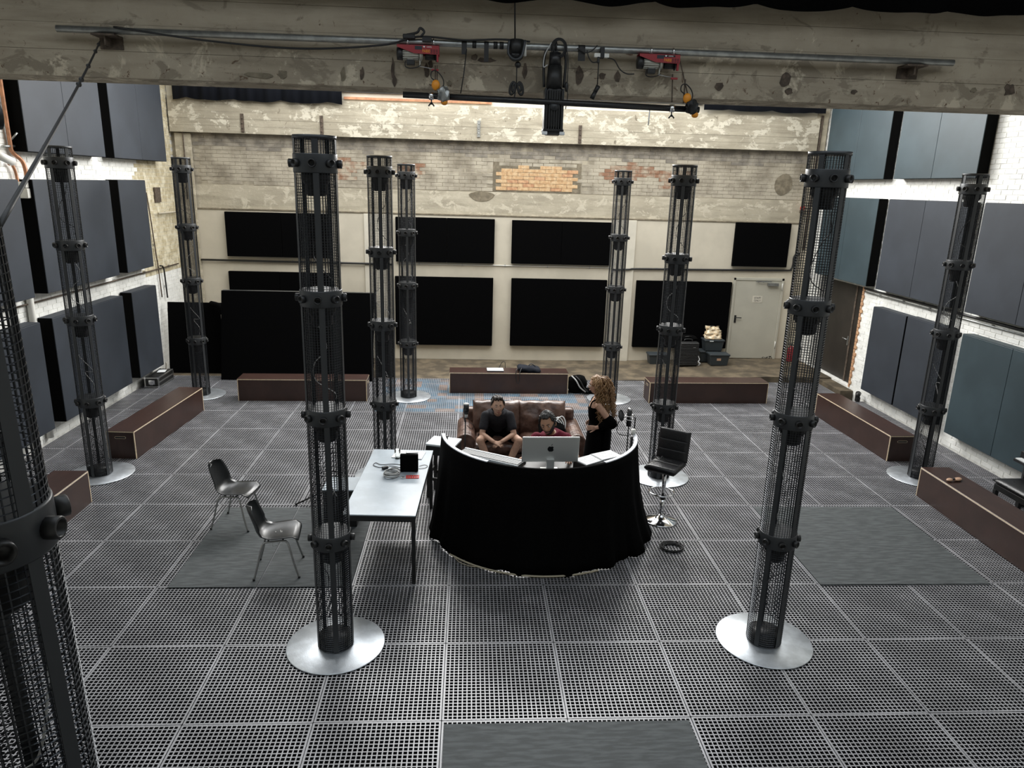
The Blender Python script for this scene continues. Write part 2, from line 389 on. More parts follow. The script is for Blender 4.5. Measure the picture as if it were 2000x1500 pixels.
def brickwork(parent, xface, sgn, panels, door, old_y, ymin):
    rows = []
    BL, BH = .252, .0765
    k = 0; z = .02
    while z < 6.2:
        y = ymin + (k % 2) * BL / 2
        while y < 12.1:
            cy, cz = y + BL / 2, z + BH / 2
            if seen_brick(cy, cz, panels) and not (door and 9.62 < cy + .1 and cy - .1 < 11.6 and cz < 2.30):
                rows.append((cy, cz))
            y += BL
        z += BH; k += 1
    cx = Vector((.18, -4.8, 4.1))
    rows.sort(key=lambda q: (Vector((xface, q[0], q[1])) - cx).length + (5 if q[0] < 4.6 else 0) + (3 if q[1] > 5.4 else 0))
    vmesh = []
    for v in range(4):
        g = G().box((0, 0, 0), (.03, BL - .006 - .006 * random.random(), BH - .005 - .004 * random.random()))
        vmesh.append([g.mesh('brick', 'white_brick', .004, 1), g.mesh('brick', 'old_brick', .004, 1)])
    rest = G()
    for n, (cy, cz) in enumerate(rows):
        off = random.uniform(-.003, .003)
        mm = 1 if (cy > old_y + .25 * mnoise.noise(Vector((cy, cz * 2, 0))) and cz > 2.1) else 0
        if n < 300:
            o = link('brick', vmesh[n % 4][mm], parent); o.location = (xface + sgn * (.0205 - off), cy, cz)
        else:
            rest.cur = mm
            rest.box((xface + sgn * (.0205 - off), cy, cz), (.03, BL - .009, BH - .007))
    rest.ob('brickwork', ['white_brick', 'old_brick'], parent, kind='stuff')
brickwork(wl, WL, -1, PL, False, 10.3, 3.6)
brickwork(wr, WR, 1, PR, True, 99, 2.2)
# broken plaster edge of the door opening, bare bricks
g = G()
for k in range(28):
    z = .13 + k * .0765
    wdt = .05 + .06 * abs(mnoise.noise(Vector((k * .7, 1, 2)))) + (.03 if k % 2 else 0)
    g.box((WR + .006, 9.68 - wdt / 2, z + .035), (.03, wdt, .066))
g.ob('bare_brick_edge', 'pink_brick', wr, kind='stuff')

# ---- back wall: smooth plaster below, painted brick above, beam on top
G().bb(-6.38, 8.30, 12.25, WB, -.1, 3.40).ob('plaster_dado', 'plaster', wb)
for a, b in ((-2.25, -1.62), (3.50, 4.05)):
    struct('trim_4', G().bb(a, b, 12.215, 12.25, .0, 3.38), 'plaster_light', .006)
struct('shade_strip_8', G().bb(-5.95, 8.02, 12.235, 12.25, 3.385, 3.42), 'mortar', .006)  # grey strip drawn in for the shadow line along the ledge
G().bb(-6.38, 8.30, 12.285, WB, 3.40, 3.93).ob('rendered_band', 'plaster_old', wb)
struct('trim_5', G().bb(-6.30, -5.95, 12.2, 12.25, -.1, 5.0), 'plaster_old', .01)
struct('trim_6', G().bb(8.02, 8.28, 12.18, 12.25, -.1, 5.9), 'plaster_old', .01)
PX0, PX1, PZ0, PZ1 = .72, 2.66, 3.97, 4.55
bl, bh = .255, .0815
cand = []
k = 0; z = 3.94
while z < 5.01:
    x = -5.95 + (k % 2) * bl / 2
    while x < 8.0:
        cxx, czz = x + bl / 2, z + bh / 2
        if not (PX0 - .05 < cxx < PX1 + .05 and czz < PZ1): cand.append((cxx, czz))
        x += bl
    z += bh; k += 1
cand.sort(key=lambda q: abs(q[0] - 1.7))
bmesh_v = {}
for key in ('cream_brick', 'grey_brick', 'red_brick', 'buff_brick', 'pink_brick'):
    bmesh_v[key] = [G().box((0, 0, 0), (bl - .004 - .010 * random.random() ** 2, .05, bh - .0035 - .009 * random.random() ** 3)).mesh('brick', key, .005, 1) for v in range(3)]
rest = G()
for n, (x, z) in enumerate(cand):
    v = mnoise.noise(Vector((x * .9, z * 2.4, 7)))
    key = 'cream_brick'
    if z > 4.72 + .12 * mnoise.noise(Vector((x, 0, 1))): key = 'grey_brick'
    if (3.0 < x < 5.2 or -2.9 < x < -.9) and v > .16 and 4.1 < z < 4.7: key = 'red_brick'
    off = random.uniform(-.003, .003) + (.007 if v < -.35 else 0)
    if n < 240:
        o = link('brick', bmesh_v[key][n % 3], wb); o.location = (x, 12.308 + off, z)
    else:
        rest.cur = {'cream_brick': 0, 'grey_brick': 1, 'red_brick': 2}[key]
        rest.box((x, 12.308 + off, z), (bl - .006, .05, bh - .006))
rest.ob('brickwork', ['cream_brick', 'grey_brick', 'red_brick'], wb, kind='stuff')
# the unpainted brick patch
G().bb(PX0 - .04, PX1 + .04, 12.284, WB, PZ0 - .02, PZ1 + .06).ob('mortar_bed', 'mortar', wb)
for r in range(7):
    x = PX0 + .03 + (.12 if r % 2 else 0)
    while x + .2 < PX1:
        key = random.choice(['buff_brick', 'buff_brick', 'buff_brick', 'pink_brick'])
        if not (r == 6 and random.random() < .35):
            o = link('brick', bmesh_v[key][random.randrange(3)], wb); o.location = (x + .12, 12.302 + random.uniform(-.004, .004), PZ0 + .045 + r * .080)
        x += .252
# grey cement repair below the patch
g = G(); pts = [(.43 + .28 * math.cos(t) * (1 + .15 * math.sin(3 * t)), 3.83 + .11 * math.sin(t)) for t in [2 * PI * k / 18 for k in range(18)]]
g.prism(pts, .012, Matrix.Translation((0, 12.286, 0)) @ FRONT); g.ob('cement_patch', 'mortar', wb)
pts = [(7.45 + .21 * math.cos(t), 4.28 + .24 * math.sin(t) * (1 + .1 * math.sin(2 * t))) for t in [2 * PI * k / 18 for k in range(18)]]
G().prism(pts, .012, Matrix.Translation((0, 12.284, 0)) @ FRONT).ob('cement_patch', 'mortar', wb)
g = G()
for k in range(5):
    z0 = 5.02 + k * .146
    g.bb(-6.35, 8.06, 12.115 + random.uniform(-.004, .004), WB, z0 + .0012, z0 + .1448)
g.bb(-6.35, 8.06, 12.13, WB, 5.02, 5.75)
struct('trim_1', g, 'beam_back')
g = G().bb(-2.6, .62, 12.14, 12.18, 5.80, 5.85); struct('trim_2', g, 'copper')
struct('trim_7', G().bb(-6.38, 8.3, 12.2, WB, 5.75, CE), 'plaster_light')
# ---- clerestory window above the back beam
wd = struct('window_1', G().bb(-2.6, 5.3, 12.185, 12.195, 5.98, 7.08), 'glass')
for x in (-2.6, -.63, 1.35, 3.32, 5.3): G().bb(x - .03, x + .03, 12.14, 12.199, 5.95, 7.12).ob('window_mullion', 'steel_grey', wd)
for z in (5.97, 7.1): G().bb(-2.6, 5.3, 12.14, 12.199, z - .025, z + .025).ob('window_rail', 'steel_grey', wd)
# ---- near beam
g = G()
nb = 9
for k in range(nb):
    z0 = 5.02 + .24 * k if k else 5.02
    g.bb(WL - .1, WR + .1, 3.14 + random.uniform(-.004, .004), 3.64, 5.02 + k * .243 + (.0016 if k else 0), 5.02 + (k + 1) * .243 - .0012)
g.bb(WL - .1, WR + .1, 3.155, 3.62, 5.03, CE)
nb_ = struct('trim_3', g, 'beam_near')
random.seed(8)
for x, z, sx, sz in ((-1.95, 5.09, .20, .035), (-1.72, 5.11, .06, .05), (-1.12, 5.12, .035, .08), (-.93, 5.14, .03, .07), (-.62, 5.2, .025, .10), (-.60, 5.08, .03, .06), (-.28, 5.19, .03, .07), (-.24, 5.25, .025, .05), (-.05, 5.08, .03, .03),
                    (.20, 5.33, .05, .04), (.33, 5.31, .10, .03), (.72, 5.22, .03, .09), (1.28, 5.20, .045, .10), (1.52, 5.20, .04, .04), (1.68, 5.20, .035, .06), (3.45, 5.22, .06, .09), (3.50, 5.12, .05, .04), (2.75, 5.15, .05, .05), (5.5, 5.20, .04, .03), (5.9, 5.22, .07, .08), (4.2, 5.14, .04, .03)):
    pts = [(x + sx * math.cos(a) * random.uniform(.55, 1.1), z + sz * math.sin(a) * random.uniform(.55, 1.1)) for a in [2 * PI * k / 11 for k in range(11)]]
    G().prism(pts, .004, Matrix.Translation((0, 3.137, 0)) @ FRONT).ob('spalled_patch', random.choice(['rust', 'mortar', 'rust']), nb_)
# ceiling with the two skylight openings
g = G()
g.bb(-6.6, 8.6, 11.75, 12.6, CE, CE + .25); g.bb(-6.6, 8.6, .9, 6.05, CE, CE + .25); g.bb(-6.6, 8.6, WF - .2, -3.3, CE, CE + .25)
for a, b in ((-6.6, -5.4), (7.4, 8.6)): g.bb(a, b, 6.05, 11.75, CE, CE + .25); g.bb(a, b, -3.3, .9, CE, CE + .25)
struct('ceiling', g, 'plaster_light')

# ---- doors
d1 = struct('door_1', G().bb(6.55, 7.67, 12.205, 12.245, .135, 2.05), 'door_grey', .006)
g = G(); g.bb(6.49, 6.55, 12.19, 12.25, .13, 2.11); g.bb(7.67, 7.73, 12.19, 12.25, .13, 2.11); g.bb(6.49, 7.73, 12.19, 12.25, 2.05, 2.11)
g.ob('door_frame', 'door_grey', d1, .005)
g = G(); g.bb(6.60, 6.645, 12.19, 12.206, 1.02, 1.20); g.cyl((6.622, 12.19, 1.15), (6.622, 12.15, 1.15), .01); g.cyl((6.622, 12.155, 1.15), (6.76, 12.155, 1.145), .011)
g.ob('door_handle', 'steel_black', d1)
g = G(); g.bb(7.32, 7.58, 12.13, 12.206, 1.93, 2.0); g.bb(7.02, 7.40, 12.14, 12.165, 2.02, 2.045)
g.ob('door_closer', 'galv', d1, .004)
for z in (.40, 1.82): G().cyl((7.69, 12.185, z), (7.69, 12.185, z + .17), .012).ob('hinge', 'white_plastic', d1)
n = G().bb(7.0, 7.24, 12.201, 12.204, 1.52, 1.68).ob('notice', 'plaster_light', d1)
text('lettering', 'STAFF', .062, 'grey_ink', Matrix.Translation((7.12, 12.199, 1.632)) @ FRONT, n)
text('lettering', 'ONLY', .062, 'grey_ink', Matrix.Translation((7.12, 12.199, 1.565)) @ FRONT, n)
g = G()
for k in range(14): g.box((7.38 + random.random() * .28, 12.203, .14 + random.random() * .05), (.02 + .02 * random.random(), .004, .012))
for k in range(6): g.box((7.0 + random.random() * .24, 12.203, 2.0 + random.random() * .03), (.02, .004, .012))
g.ob('chipped_paint', 'ink', d1)
d2 = struct('door_2', G().bb(8.44, 8.49, 9.70, 10.14, .14, 2.25), 'door_dark', .004)
G().bb(8.44, 8.49, 10.16, 11.54, .14, 2.25).ob('door_leaf', 'door_dark', d2, .004)
G().bb(8.425, 8.445, 10.11, 10.17, .14, 2.25).ob('meeting_strip', 'rust', d2, .003)
g = G(); g.cyl((8.43, 10.22, 1.05), (8.38, 10.22, 1.05), .01); g.cyl((8.385, 10.22, 1.05), (8.385, 10.36, 1.06), .011); g.bb(8.43, 8.442, 10.2, 10.24, .92, 1.12)
g.ob('door_handle', 'galv', d2)

# ---- pipes and cables fixed to the walls
def conduit(name, pts, r, mtl, clips, label, n=8, axis='y'):
    t = thing(name, label, 'pipe')
    G().tube(pts, r, n).ob('pipe_run', mtl, t)
    for c in clips: G().box(c, (.03, .03, .05)).ob('pipe_clip', 'galv', t)
    return t
conduit('wall_conduit', [(-5.95, 12.2, 2.265), (-2.3, 12.2, 2.255), (-2.1, 12.19, 2.255), (-1.62, 12.18, 2.25)], .022, 'steel_black', [(x, 12.235, 2.26) for x in (-5, -3.9, -2.8)], 'black cable pipe along the cream back wall, left half above leaning boards')
conduit('wall_conduit', [(-1.5, 12.23, 2.27), (3.5, 12.23, 2.275)], .012, 'white_plastic', [(x, 12.238, 2.272) for x in (-1, 0, 1, 2, 3)], 'thin pale cable pipe between the two rows of central black wall panels')
conduit('wall_conduit', spline([(3.55, 12.19, 2.235), (3.95, 12.19, 2.25), (4.2, 12.22, 2.265), (6, 12.22, 2.28), (7.7, 12.22, 2.30), (7.86, 12.22, 2.33), (7.9, 12.22, 2.45), (7.9, 12.22, 2.62), (7.97, 12.22, 2.7), (8.15, 12.2, 2.7)], 4), .022, 'steel_black', [(x, 12.235, 2.275) for x in (4.6, 5.4, 6.2, 7.0)], 'black cable pipe above the grey staff door, bending up at right')
conduit('wall_conduit', [(-6.345, 4.2, 2.20), (-6.345, 11.9, 2.20)], .014, 'rust', [(-6.36, y, 2.20) for y in (5, 6.3, 7.6, 8.9, 10.2, 11.4)], 'thin dark pipe along the left brick wall between panel rows')
conduit('wall_conduit', [(8.265, 9.55, 2.25), (8.265, 3.9, 2.25)], .022, 'steel_black', [(8.28, y, 2.25) for y in (9.2, 8.4, 7.6, 6.8, 6, 5.2)], 'thick black pipe along the right brick wall, upper of two')
conduit('wall_conduit', [(8.27, 9.55, 2.185), (8.27, 3.9, 2.185)], .014, 'galv', [(8.285, y, 2.185) for y in (9, 8.2, 7.4, 6.6, 5.8)], 'thin grey pipe along the right brick wall, lower of two')
conduit('cable_drop', spline([(-6.345, 10.62, 3.75), (-6.345, 10.7, 3.2), (-6.345, 10.78, 2.5), (-6.345, 10.82, 2.25), (-6.34, 10.85, 1.6)], 5), .013, 'rust', [(-6.36, 10.66, 3.5), (-6.36, 10.76, 2.7)], 'dark vertical cable on the stained left wall beside the corner, nearer one')
conduit('cable_drop', spline([(-6.33, 10.88, 2.26), (-6.32, 11.02, 2.2), (-6.33, 11.08, 1.9), (-6.33, 11.1, 1.55)], 5), .016, 'steel_black', [(-6.35, 11.08, 1.8)], 'short black cable drop under the junction on the left wall')
conduit('wall_pipe', [(-6.30, 11.0, 3.33), (-6.30, 12.1, 3.33)], .022, 'plaster_old', [(-6.33, 11.4, 3.33)], 'short cream horizontal pipe on the left wall in the corner')
conduit('wall_pipe', [(-6.1, 12.17, 5.7), (-6.1, 12.17, 4.2), (-6.12, 12.17, 3.6)], .014, 'rust', [(-6.1, 12.19, 5.1)], 'thin rusty vertical pipe in the back left corner')
conduit('wall_pipe', [(8.12, 12.15, 5.8), (8.10, 12.15, 4.2), (8.08, 12.15, 2.8)], .03, 'rust', [(8.12, 12.17, 5.2), (8.1, 12.17, 4.0)], 'rusty vertical pipe in the back right corner')
tag(G().bb(-6.377, -6.35, 11.05, 11.33, 3.55, 3.85).ob('hatch', 'rust', None, .004), 'small rusty brown hatch on the left wall near the corner', 'hatch')
for k, (x, z0, z1, mm) in enumerate(((-4.79, 5.05, 5.43, 'rust'), (-3.09, 5.03, 5.44, 'rust'), (.34, 5.10, 5.45, 'galv'), (2.60, 5.04, 5.42, 'rust'))):
    g = G().bb(x - .035, x + .035, 12.09, 12.115, z0, z1)
    for i in range(3): g.cyl((x, 12.09, z0 + .08 + i * .1), (x, 12.08, z0 + .08 + i * .1), .012, n=6)
    tag(g.ob('iron_strap', mm), ['dark iron strap high on the back beam, leftmost of four', 'dark iron strap on the back beam above the front left column', 'pale spotted iron strap on the back beam left of hanging spotlight', 'dark iron strap on the back beam just right of hanging spotlight'][k], 'bracket')

# ---- gas meter and pipes on the left wall
t = thing('gas_meter', 'white gas meter box on the left wall beside copper pipes', 'meter', (WL, 6.48, 3.72))
G().bb(.0, .18, -.15, .15, 0, .14).ob('meter_body', 'white_plastic', t, .012)
G().bb(.0, .17, -.15, .14, .145, .23).ob('meter_top', 'white_plastic', t, .012)
G().bb(.18, .21, -.02, .11, .10, .17).ob('meter_dial', 'white_plastic', t, .006)
t = thing('copper_pipe', 'orange copper gas pipe running up the left wall beside top panel', 'pipe')
G().tube(spline([(-6.33, 6.30, 6.2), (-6.33, 6.30, 5.3), (-6.33, 6.31, 4.5), (-6.33, 6.33, 4.36), (-6.3, 6.48, 4.24), (-6.28, 6.50, 4.1), (-6.28, 6.50, 3.93)], 5), .028, 8).ob('pipe_run', 'copper', t)
G().tube(spline([(-6.33, 6.36, 3.93), (-6.33, 6.33, 4.1), (-6.33, 6.26, 4.2), (-6.34, 6.22, 4.18)], 5), .02, 8).ob('pipe_branch', 'copper', t)
g = G(); g.cyl((-6.33, 6.12, 4.42), (-6.33, 6.42, 4.44), .018); g.cyl((-6.33, 6.31, 4.5), (-6.24, 6.36, 4.62), .014)
g.ob('stop_valve', 'galv', t)
t = thing('security_camera', 'white cylindrical security camera on left wall at the picture edge', 'camera', (-6.3, 6.05, 4.27))
G().cyl((0, -.22, .06), (.06, .1, -.05), .055, n=16).ob('camera_body', 'white_plastic', t)
G().cyl((-.08, -.15, .03), (0, -.15, .03), .02).ob('camera_mount', 'white_plastic', t)
t = thing('wall_pipe', 'vertical white downpipe on the left wall under the gas meter', 'pipe')
G().cyl((-6.33, 6.22, .1), (-6.33, 6.22, 3.9), .05, n=10).ob('pipe_run', 'white_plastic', t)
for z in (3.15, 2.85, 1.9): G().cyl((-6.33, 6.22, z), (-6.33, 6.22, z + .03), .057, n=10).ob('pipe_clip', 'galv', t)

# ---- acoustic panels
def wall_panel(side, y0, y1, z0, z1, label, group, cols, seams):
    x0, x1 = (WL + .012, -6.15) if side < 0 else (8.10, WR - .012)
    t = thing('acoustic_panel', label, 'acoustic panel', ((x0 + x1) / 2, (y0 + y1) / 2, z0), 0, group)
    W = x1 - x0; L = y1 - y0; H = z1 - z0
    ed = [-L / 2] + [s - (y0 + y1) / 2 for s in seams] + [L / 2]
    face = 1 if side < 0 else -1
    g = G(); fa = face * W / 2; g.bb(min(-fa, fa - face * .012), max(-fa, fa - face * .012), -L / 2, L / 2, 0, H); g.ob('panel_body', 'panel_side', t, .004)
    for i in range(len(ed) - 1):
        a, b = sorted((fa - face * .014, fa)); G().bb(a, b, ed[i] + .003, ed[i + 1] - .003, .002, H - .002).ob('panel_face', cols[i % len(cols)], t, .006)
    a, b = sorted((-fa, fa - face * .01)); G().bb(a, b, -L / 2 + .004, L / 2 - .004, H, H + .004).ob('panel_top_edge', cols[0], t)
    return t
gl, gr = 'slate acoustic panels on the left wall', 'slate acoustic panels on the right wall'
P_, T_ = 'panel', 'panel_teal'
wall_panel(-1, 6.4, 8.69, 4.37, 6.05, 'wide slate acoustic panel, top row of left wall, beside copper pipe', gl, [P_, P_], [7.52])
wall_panel(-1, 9.02, 11.3, 4.37, 6.05, 'dark acoustic panel, top row of left wall, next to back corner', gl, [P_], [10.15])
wall_panel(-1, 3.75, 6.06, 2.32, 3.98, 'slate acoustic panel, middle row of left wall, left of the gas meter', gl, [P_], [4.9])
wall_panel(-1, 6.4, 8.7, 2.33, 3.98, 'wide slate acoustic panel, middle row of left wall, right of gas meter', gl, [P_], [7.55])
wall_panel(-1, 9.03, 10.16, 2.33, 3.99, 'narrow slate acoustic panel, middle row of left wall, next to corner', gl, [P_], [])
wall_panel(-1, 3.75, 6.08, .30, 1.95, 'dark acoustic panel, bottom row of left wall, behind the nearest mesh column', gl, [P_], [4.9])
wall_panel(-1, 6.4, 8.71, .30, 1.95, 'wide dark acoustic panel, bottom row of left wall, above left far bench', gl, [P_], [7.55])
wall_panel(-1, 9.07, 10.16, .30, 1.95, 'narrow dark acoustic panel, bottom row of left wall, above flight case', gl, [P_], [])
wall_panel(1, 9.23, 11.7, 4.40, 6.05, 'dark teal acoustic panel, top row of right wall, next to back corner', gr, [T_], [10.4])
wall_panel(1, 6.58, 8.88, 4.40, 6.05, 'wide teal acoustic panel, top row of right wall, lit brightest', gr, [T_], [7.73])
wall_panel(1, 9.26, 11.5, 2.33, 4.03, 'dark teal acoustic panel over the dark double door on right wall', gr, [T_], [10.4])
wall_panel(1, 6.62, 8.9, 2.33, 4.03, 'wide slate acoustic panel, middle row of right wall, left of mesh column', gr, [P_], [7.755])
wall_panel(1, 3.95, 6.25, 2.33, 4.03, 'wide slate acoustic panel, middle row of right wall, at right picture edge', gr, [P_], [5.12])
wall_panel(1, 7.74, 8.85, .31, 1.99, 'narrow dark acoustic panel, bottom row of right wall, beside dark doors', gr, [P_], [])
wall_panel(1, 6.58, 7.70, .31, 2.0, 'narrow dark acoustic panel, bottom row of right wall, behind mesh column', gr, [P_], [])
wall_panel(1, 3.92, 6.18, .32, 1.99, 'wide teal acoustic panel, bottom row of right wall, above piano stool', gr, [T_], [5.055])
def back_panel(x0, x1, z0, z1, label, seam=None, d=.09, lean=0, y=12.247):
    t = thing('black_panel', label, 'acoustic panel', ((x0 + x1) / 2, y - d / 2, z0), 0, 'black panels on the back wall')
    W = x1 - x0; H = z1 - z0
    if seam is None: G().bb(-W / 2, W / 2, -d / 2, d / 2, 0, H).ob('panel_body', 'panel_black', t, .008)
    else:
        s = seam - (x0 + x1) / 2
        G().bb(-W / 2, s - .002, -d / 2, d / 2, 0, H).ob('panel_body', 'panel_black', t, .008)
        G().bb(s + .002, W / 2, -d / 2, d / 2, 0, H).ob('panel_body', 'panel_black', t, .008)
    return t
back_panel(-5.34, -3.05, 2.36, 3.35, 'black wall panel, upper row, leftmost, above leaning boards', -4.1)
back_panel(-1.53, .74, 2.32, 3.33, 'black wall panel, upper row, second from left, with fine seam', -.36, y=12.247)
back_panel(1.14, 3.47, 2.33, 3.32, 'black wall panel, upper row, third from left, right of centre', 2.3)
back_panel(6.40, 7.72, 2.38, 3.40, 'small square black wall panel above the staff door')
back_panel(-5.35, -3.05, .36, 2.02, 'black wall panel, lower row, leftmost, mostly behind leaning boards', -4.2)
back_panel(-1.56, .73, .36, 1.98, 'large black wall panel, lower row, left of centre, above middle bench')
back_panel(1.16, 3.43, .37, 1.985, 'large black wall panel, lower row, right of centre behind the woman')
back_panel(4.14, 6.45, .38, 1.995, 'large black wall panel, lower row, left of staff door behind suitcase', 5.3)
def leaning(x0, x1, y0, y1, H, label, edge, name='leaning_board', rz=0):
    t = thing(name, label, 'board', ((x0 + x1) / 2, y0, .0), rz)
    W = x1 - x0; a = math.atan2(y1 - y0, H); T = Matrix.Rotation(-a, 4, 'X')
    G().box((0, .04, H / 2), (W, .06, H), T=T).ob('board_face', 'panel_black', t, .01)
    if edge: G().box((0, .04, H + .008), (W * .98, .035, .016), T=T).ob('board_top_edge', 'tube_steel', t)
    return t
leaning(-5.0, -1.84, 10.10, 10.55, 1.87, 'wide black board with pale top edge leaning in front of back wall', True)
leaning(-1.80, -1.42, 10.45, 10.6, 1.05, 'low narrow black board beside the wide leaning board', False)
t = leaning(-6.25, -5.05, 10.62, 10.85, 1.52, 'black board standing in the back left corner behind mesh column', False)
G().tube(spline([(.35, .12, 1.50), (.55, .04, 1.46), (.62, .0, 1.3)], 5), .06, 8).ob('cloth_fold', 'cloth_black', t)
G().prism([(-.02, 1.35), (.05, 1.1), (.03, .75), (-.01, .95)], .01, Matrix.Translation((.60, .0, 0)) @ FRONT).ob('torn_paper', 'plaster_light', t)

# ---- curtains
def curtain(name, x0, x1, y, zb, zt, label, amp=.03, freq=9, scal=.03, mtl='cloth_black'):
    g = G(); n = int((x1 - x0) * 26); vs = []
    for k in range(2):
        for i in range(n + 1):
            x = x0 + (x1 - x0) * i / n
            yy = y + amp * math.sin(x * freq) + .4 * amp * math.sin(x * freq * 2.3 + 1) + k * .006
            s = scal * abs(math.sin(x * 3.2)) ** .7 + .4 * scal * mnoise.noise(Vector((x * 3, 0, 4)))
            vs += [(x, yy, zb(x) - s), (x, yy, zt)]
    fs = []; m_ = 2 * (n + 1)
    for i in range(n):
        a = 2 * i
        fs.append((a, a + 2, a + 3, a + 1)); fs.append((m_ + a, m_ + a + 1, m_ + a + 3, m_ + a + 2))
        fs.append((a, m_ + a, m_ + a + 2, a + 2)); fs.append((a + 1, a + 3, m_ + a + 3, m_ + a + 1))
    g.add(vs, fs, True)
    return tag(g.ob(name, mtl), label, 'curtain')
curtain('blackout_curtain', -6.2, -2.62, 12.02, lambda x: 5.72, 7.15, 'dark navy curtain hem above the back beam, left piece', .03, 14, .05, 'cloth_navy')
curtain('blackout_curtain', 5.32, 8.1, 12.02, lambda x: 5.85, 7.15, 'dark navy curtain hem above the back beam, right piece', .03, 9, .03, 'cloth_navy')
curtain('blackout_curtain', -6.0, 8.0, 2.86, lambda x: 5.85 + .014 * max(0, x - 1.5) + .02 * max(0, -x), 7.15, 'black scalloped curtain hem at the picture top in front of near beam', .03, 4, .05)
# ================================================================ SPEAKER COLUMNS
def make_column():
    t = thing('speaker_column', 'x', 'column')
    G().lathe([(0, 0), (.435, 0), (.44, .004), (.44, .009), (.435, .012), (0, .012)], n=64).ob('base_plate', 'alu', t)
    g = G()
    g.lathe([(.13, .012), (.15, .012), (.15, .11), (.13, .11)], n=32); g.lathe([(0, .10), (.14, .10), (.14, .112), (0, .112)], n=32)
    g.ob('base_collar', 'steel_black', t)
    RC = .155
    zr = [1.015, 2.145, 3.125, 4.14]; hh = [.13, .13, .13, .14]
    segs = [(.02, 1.02), (1.14, 2.15), (2.27, 3.13), (3.25, 4.145), (4.275, 4.40)]
    for a, b in segs:
        g = G(); n = 44
        for k in range(n):
            th = 2 * PI * k / n; c, s = math.cos(th), math.sin(th); e = .0019
            p = [(RC - e, -e), (RC + e, -e), (RC + e, e), (RC - e, e)]
            g.add([(x * c - y * s, x * s + y * c, z) for z in (a, b) for x, y in p], [(0, 1, 5, 4), (1, 2, 6, 5), (2, 3, 7, 6), (3, 0, 4, 7)])
        m_ = max(2, round((b - a) / .0215))
        for k in range(m_ + 1):
            z = a + (b - a) * k / m_; vs = []; fs = []; q = 32
            for i in range(q):
                c, s = math.cos(2 * PI * i / q), math.sin(2 * PI * i / q)
                for r, dz in ((RC + .0042, 0), (RC + .0012, .0018), (RC + .0012, -.0018)): vs.append((r * c, r * s, z + dz))
            for i in range(q):
                u, v = i * 3, ((i + 1) % q) * 3
                for e in range(3): fs.append((u + e, u + (e + 1) % 3, v + (e + 1) % 3, v + e))
            g.add(vs, fs)
        g.ob('wire_cage', 'cage', t, kind='stuff')
    for k in range(5):
        th = 2 * PI * k / 5 + .42; q = Matrix.Rotation(th, 4, 'Z')
        g = G().box((.1595, 0, 2.21), (.0035, .042, 4.38)); g.v = [tuple(q @ Vector(v)) for v in g.v]
        g.ob('upright', 'steel_grey', t)
    for z, h in zip(zr, hh):
        g = G().lathe([(.150, z), (.163, z), (.165, z + .006), (.165, z + h - .006), (.163, z + h), (.150, z + h)], n=44)
        g.lathe([(.150, z + .01), (.150, z + h - .01)], n=44) if False else None
        ring = g.ob('collar_ring', 'steel_grey', t)
        for k in range(8):
            th = 2 * PI * (k + .35) / 8; c, s = math.cos(th), math.sin(th); zz = z + h * .5
            gg = G().lathe([(.020, -.004), (.031, -.004), (.031, .036), (.028, .038), (.023, .038), (.023, .012), (0, .012)], (.162 * c, .162 * s, zz), 14, axis=(c, s, 0))
            gg.ob('port', 'steel_black', ring)
        g = G().lathe([(0, z + .02), (.105, z + .02), (.112, z - .01), (.112, z - .05), (.085, z - .085), (.085, z - .15), (.06, z - .17), (0, z - .17)], n=24)
        g.ob('speaker_driver', 'steel_black', t)
        G().lathe([(0, z + .026), (.06, z + .034), (.095, z + .03), (.102, z + .02)], n=24).ob('speaker_cone', 'tube_steel' if z < 3 else 'steel_black', t)
    G().lathe([(.150, 4.385), (.163, 4.385), (.163, 4.412), (.150, 4.412)], n=44).ob('top_rim', 'steel_grey', t)
    random.seed(5)
    for z0 in (1.15, 2.3, 3.3, .15):
        pts = [(random.uniform(-.09, .09), random.uniform(-.09, .09), z0 + .13 * i + random.uniform(-.06, .06)) for i in range(6)]
        G().tube(spline(pts, 5), .004, 5).ob('cable', 'cable_grey' if z0 in (1.15, 2.3) else 'cable', t)
    return t
col0 = make_column()
COLS = [((-1, 1), -1.79, 'dark wire mesh speaker column in front, between the chairs and grey table'),
        ((3, 1), -2.8, 'dark wire mesh speaker column front right, base beside the right floor mat'),
        ((-1, -3), .5, 'nearest dark speaker column, cut off by the left picture edge'),
        ((-5, 5), -.87, 'speaker column at left, standing before the left far bench'),
        ((-1, 5), -1.87, 'speaker column just behind the far end of the grey table'),
        ((3, 5), -2.27, 'speaker column right behind the black bar stool'),
        ((7, 5), -2.2, 'speaker column at right between the two right benches'),
        ((-5, 9), -.95, 'speaker column in the far left corner, before black boards'),
        ((-1, 9), -1.9, 'far speaker column left of the middle back bench'),
        ((3, 9), -2.19, 'far speaker column behind the curly haired woman')]
for k, (xy, rz, lb) in enumerate(COLS):
    if k == 0: o = col0; o.location = (*xy, .001); o.rotation_euler = (0, 0, rz); o['label'] = lb; o['group'] = 'wire mesh speaker columns'
    else: o = dup(col0, (*xy, .001), rz, lb, 'wire mesh speaker columns')
    if k == 2: o.location = (-1.018, -3.0, .006); o.rotation_euler = (0, -.02, rz)

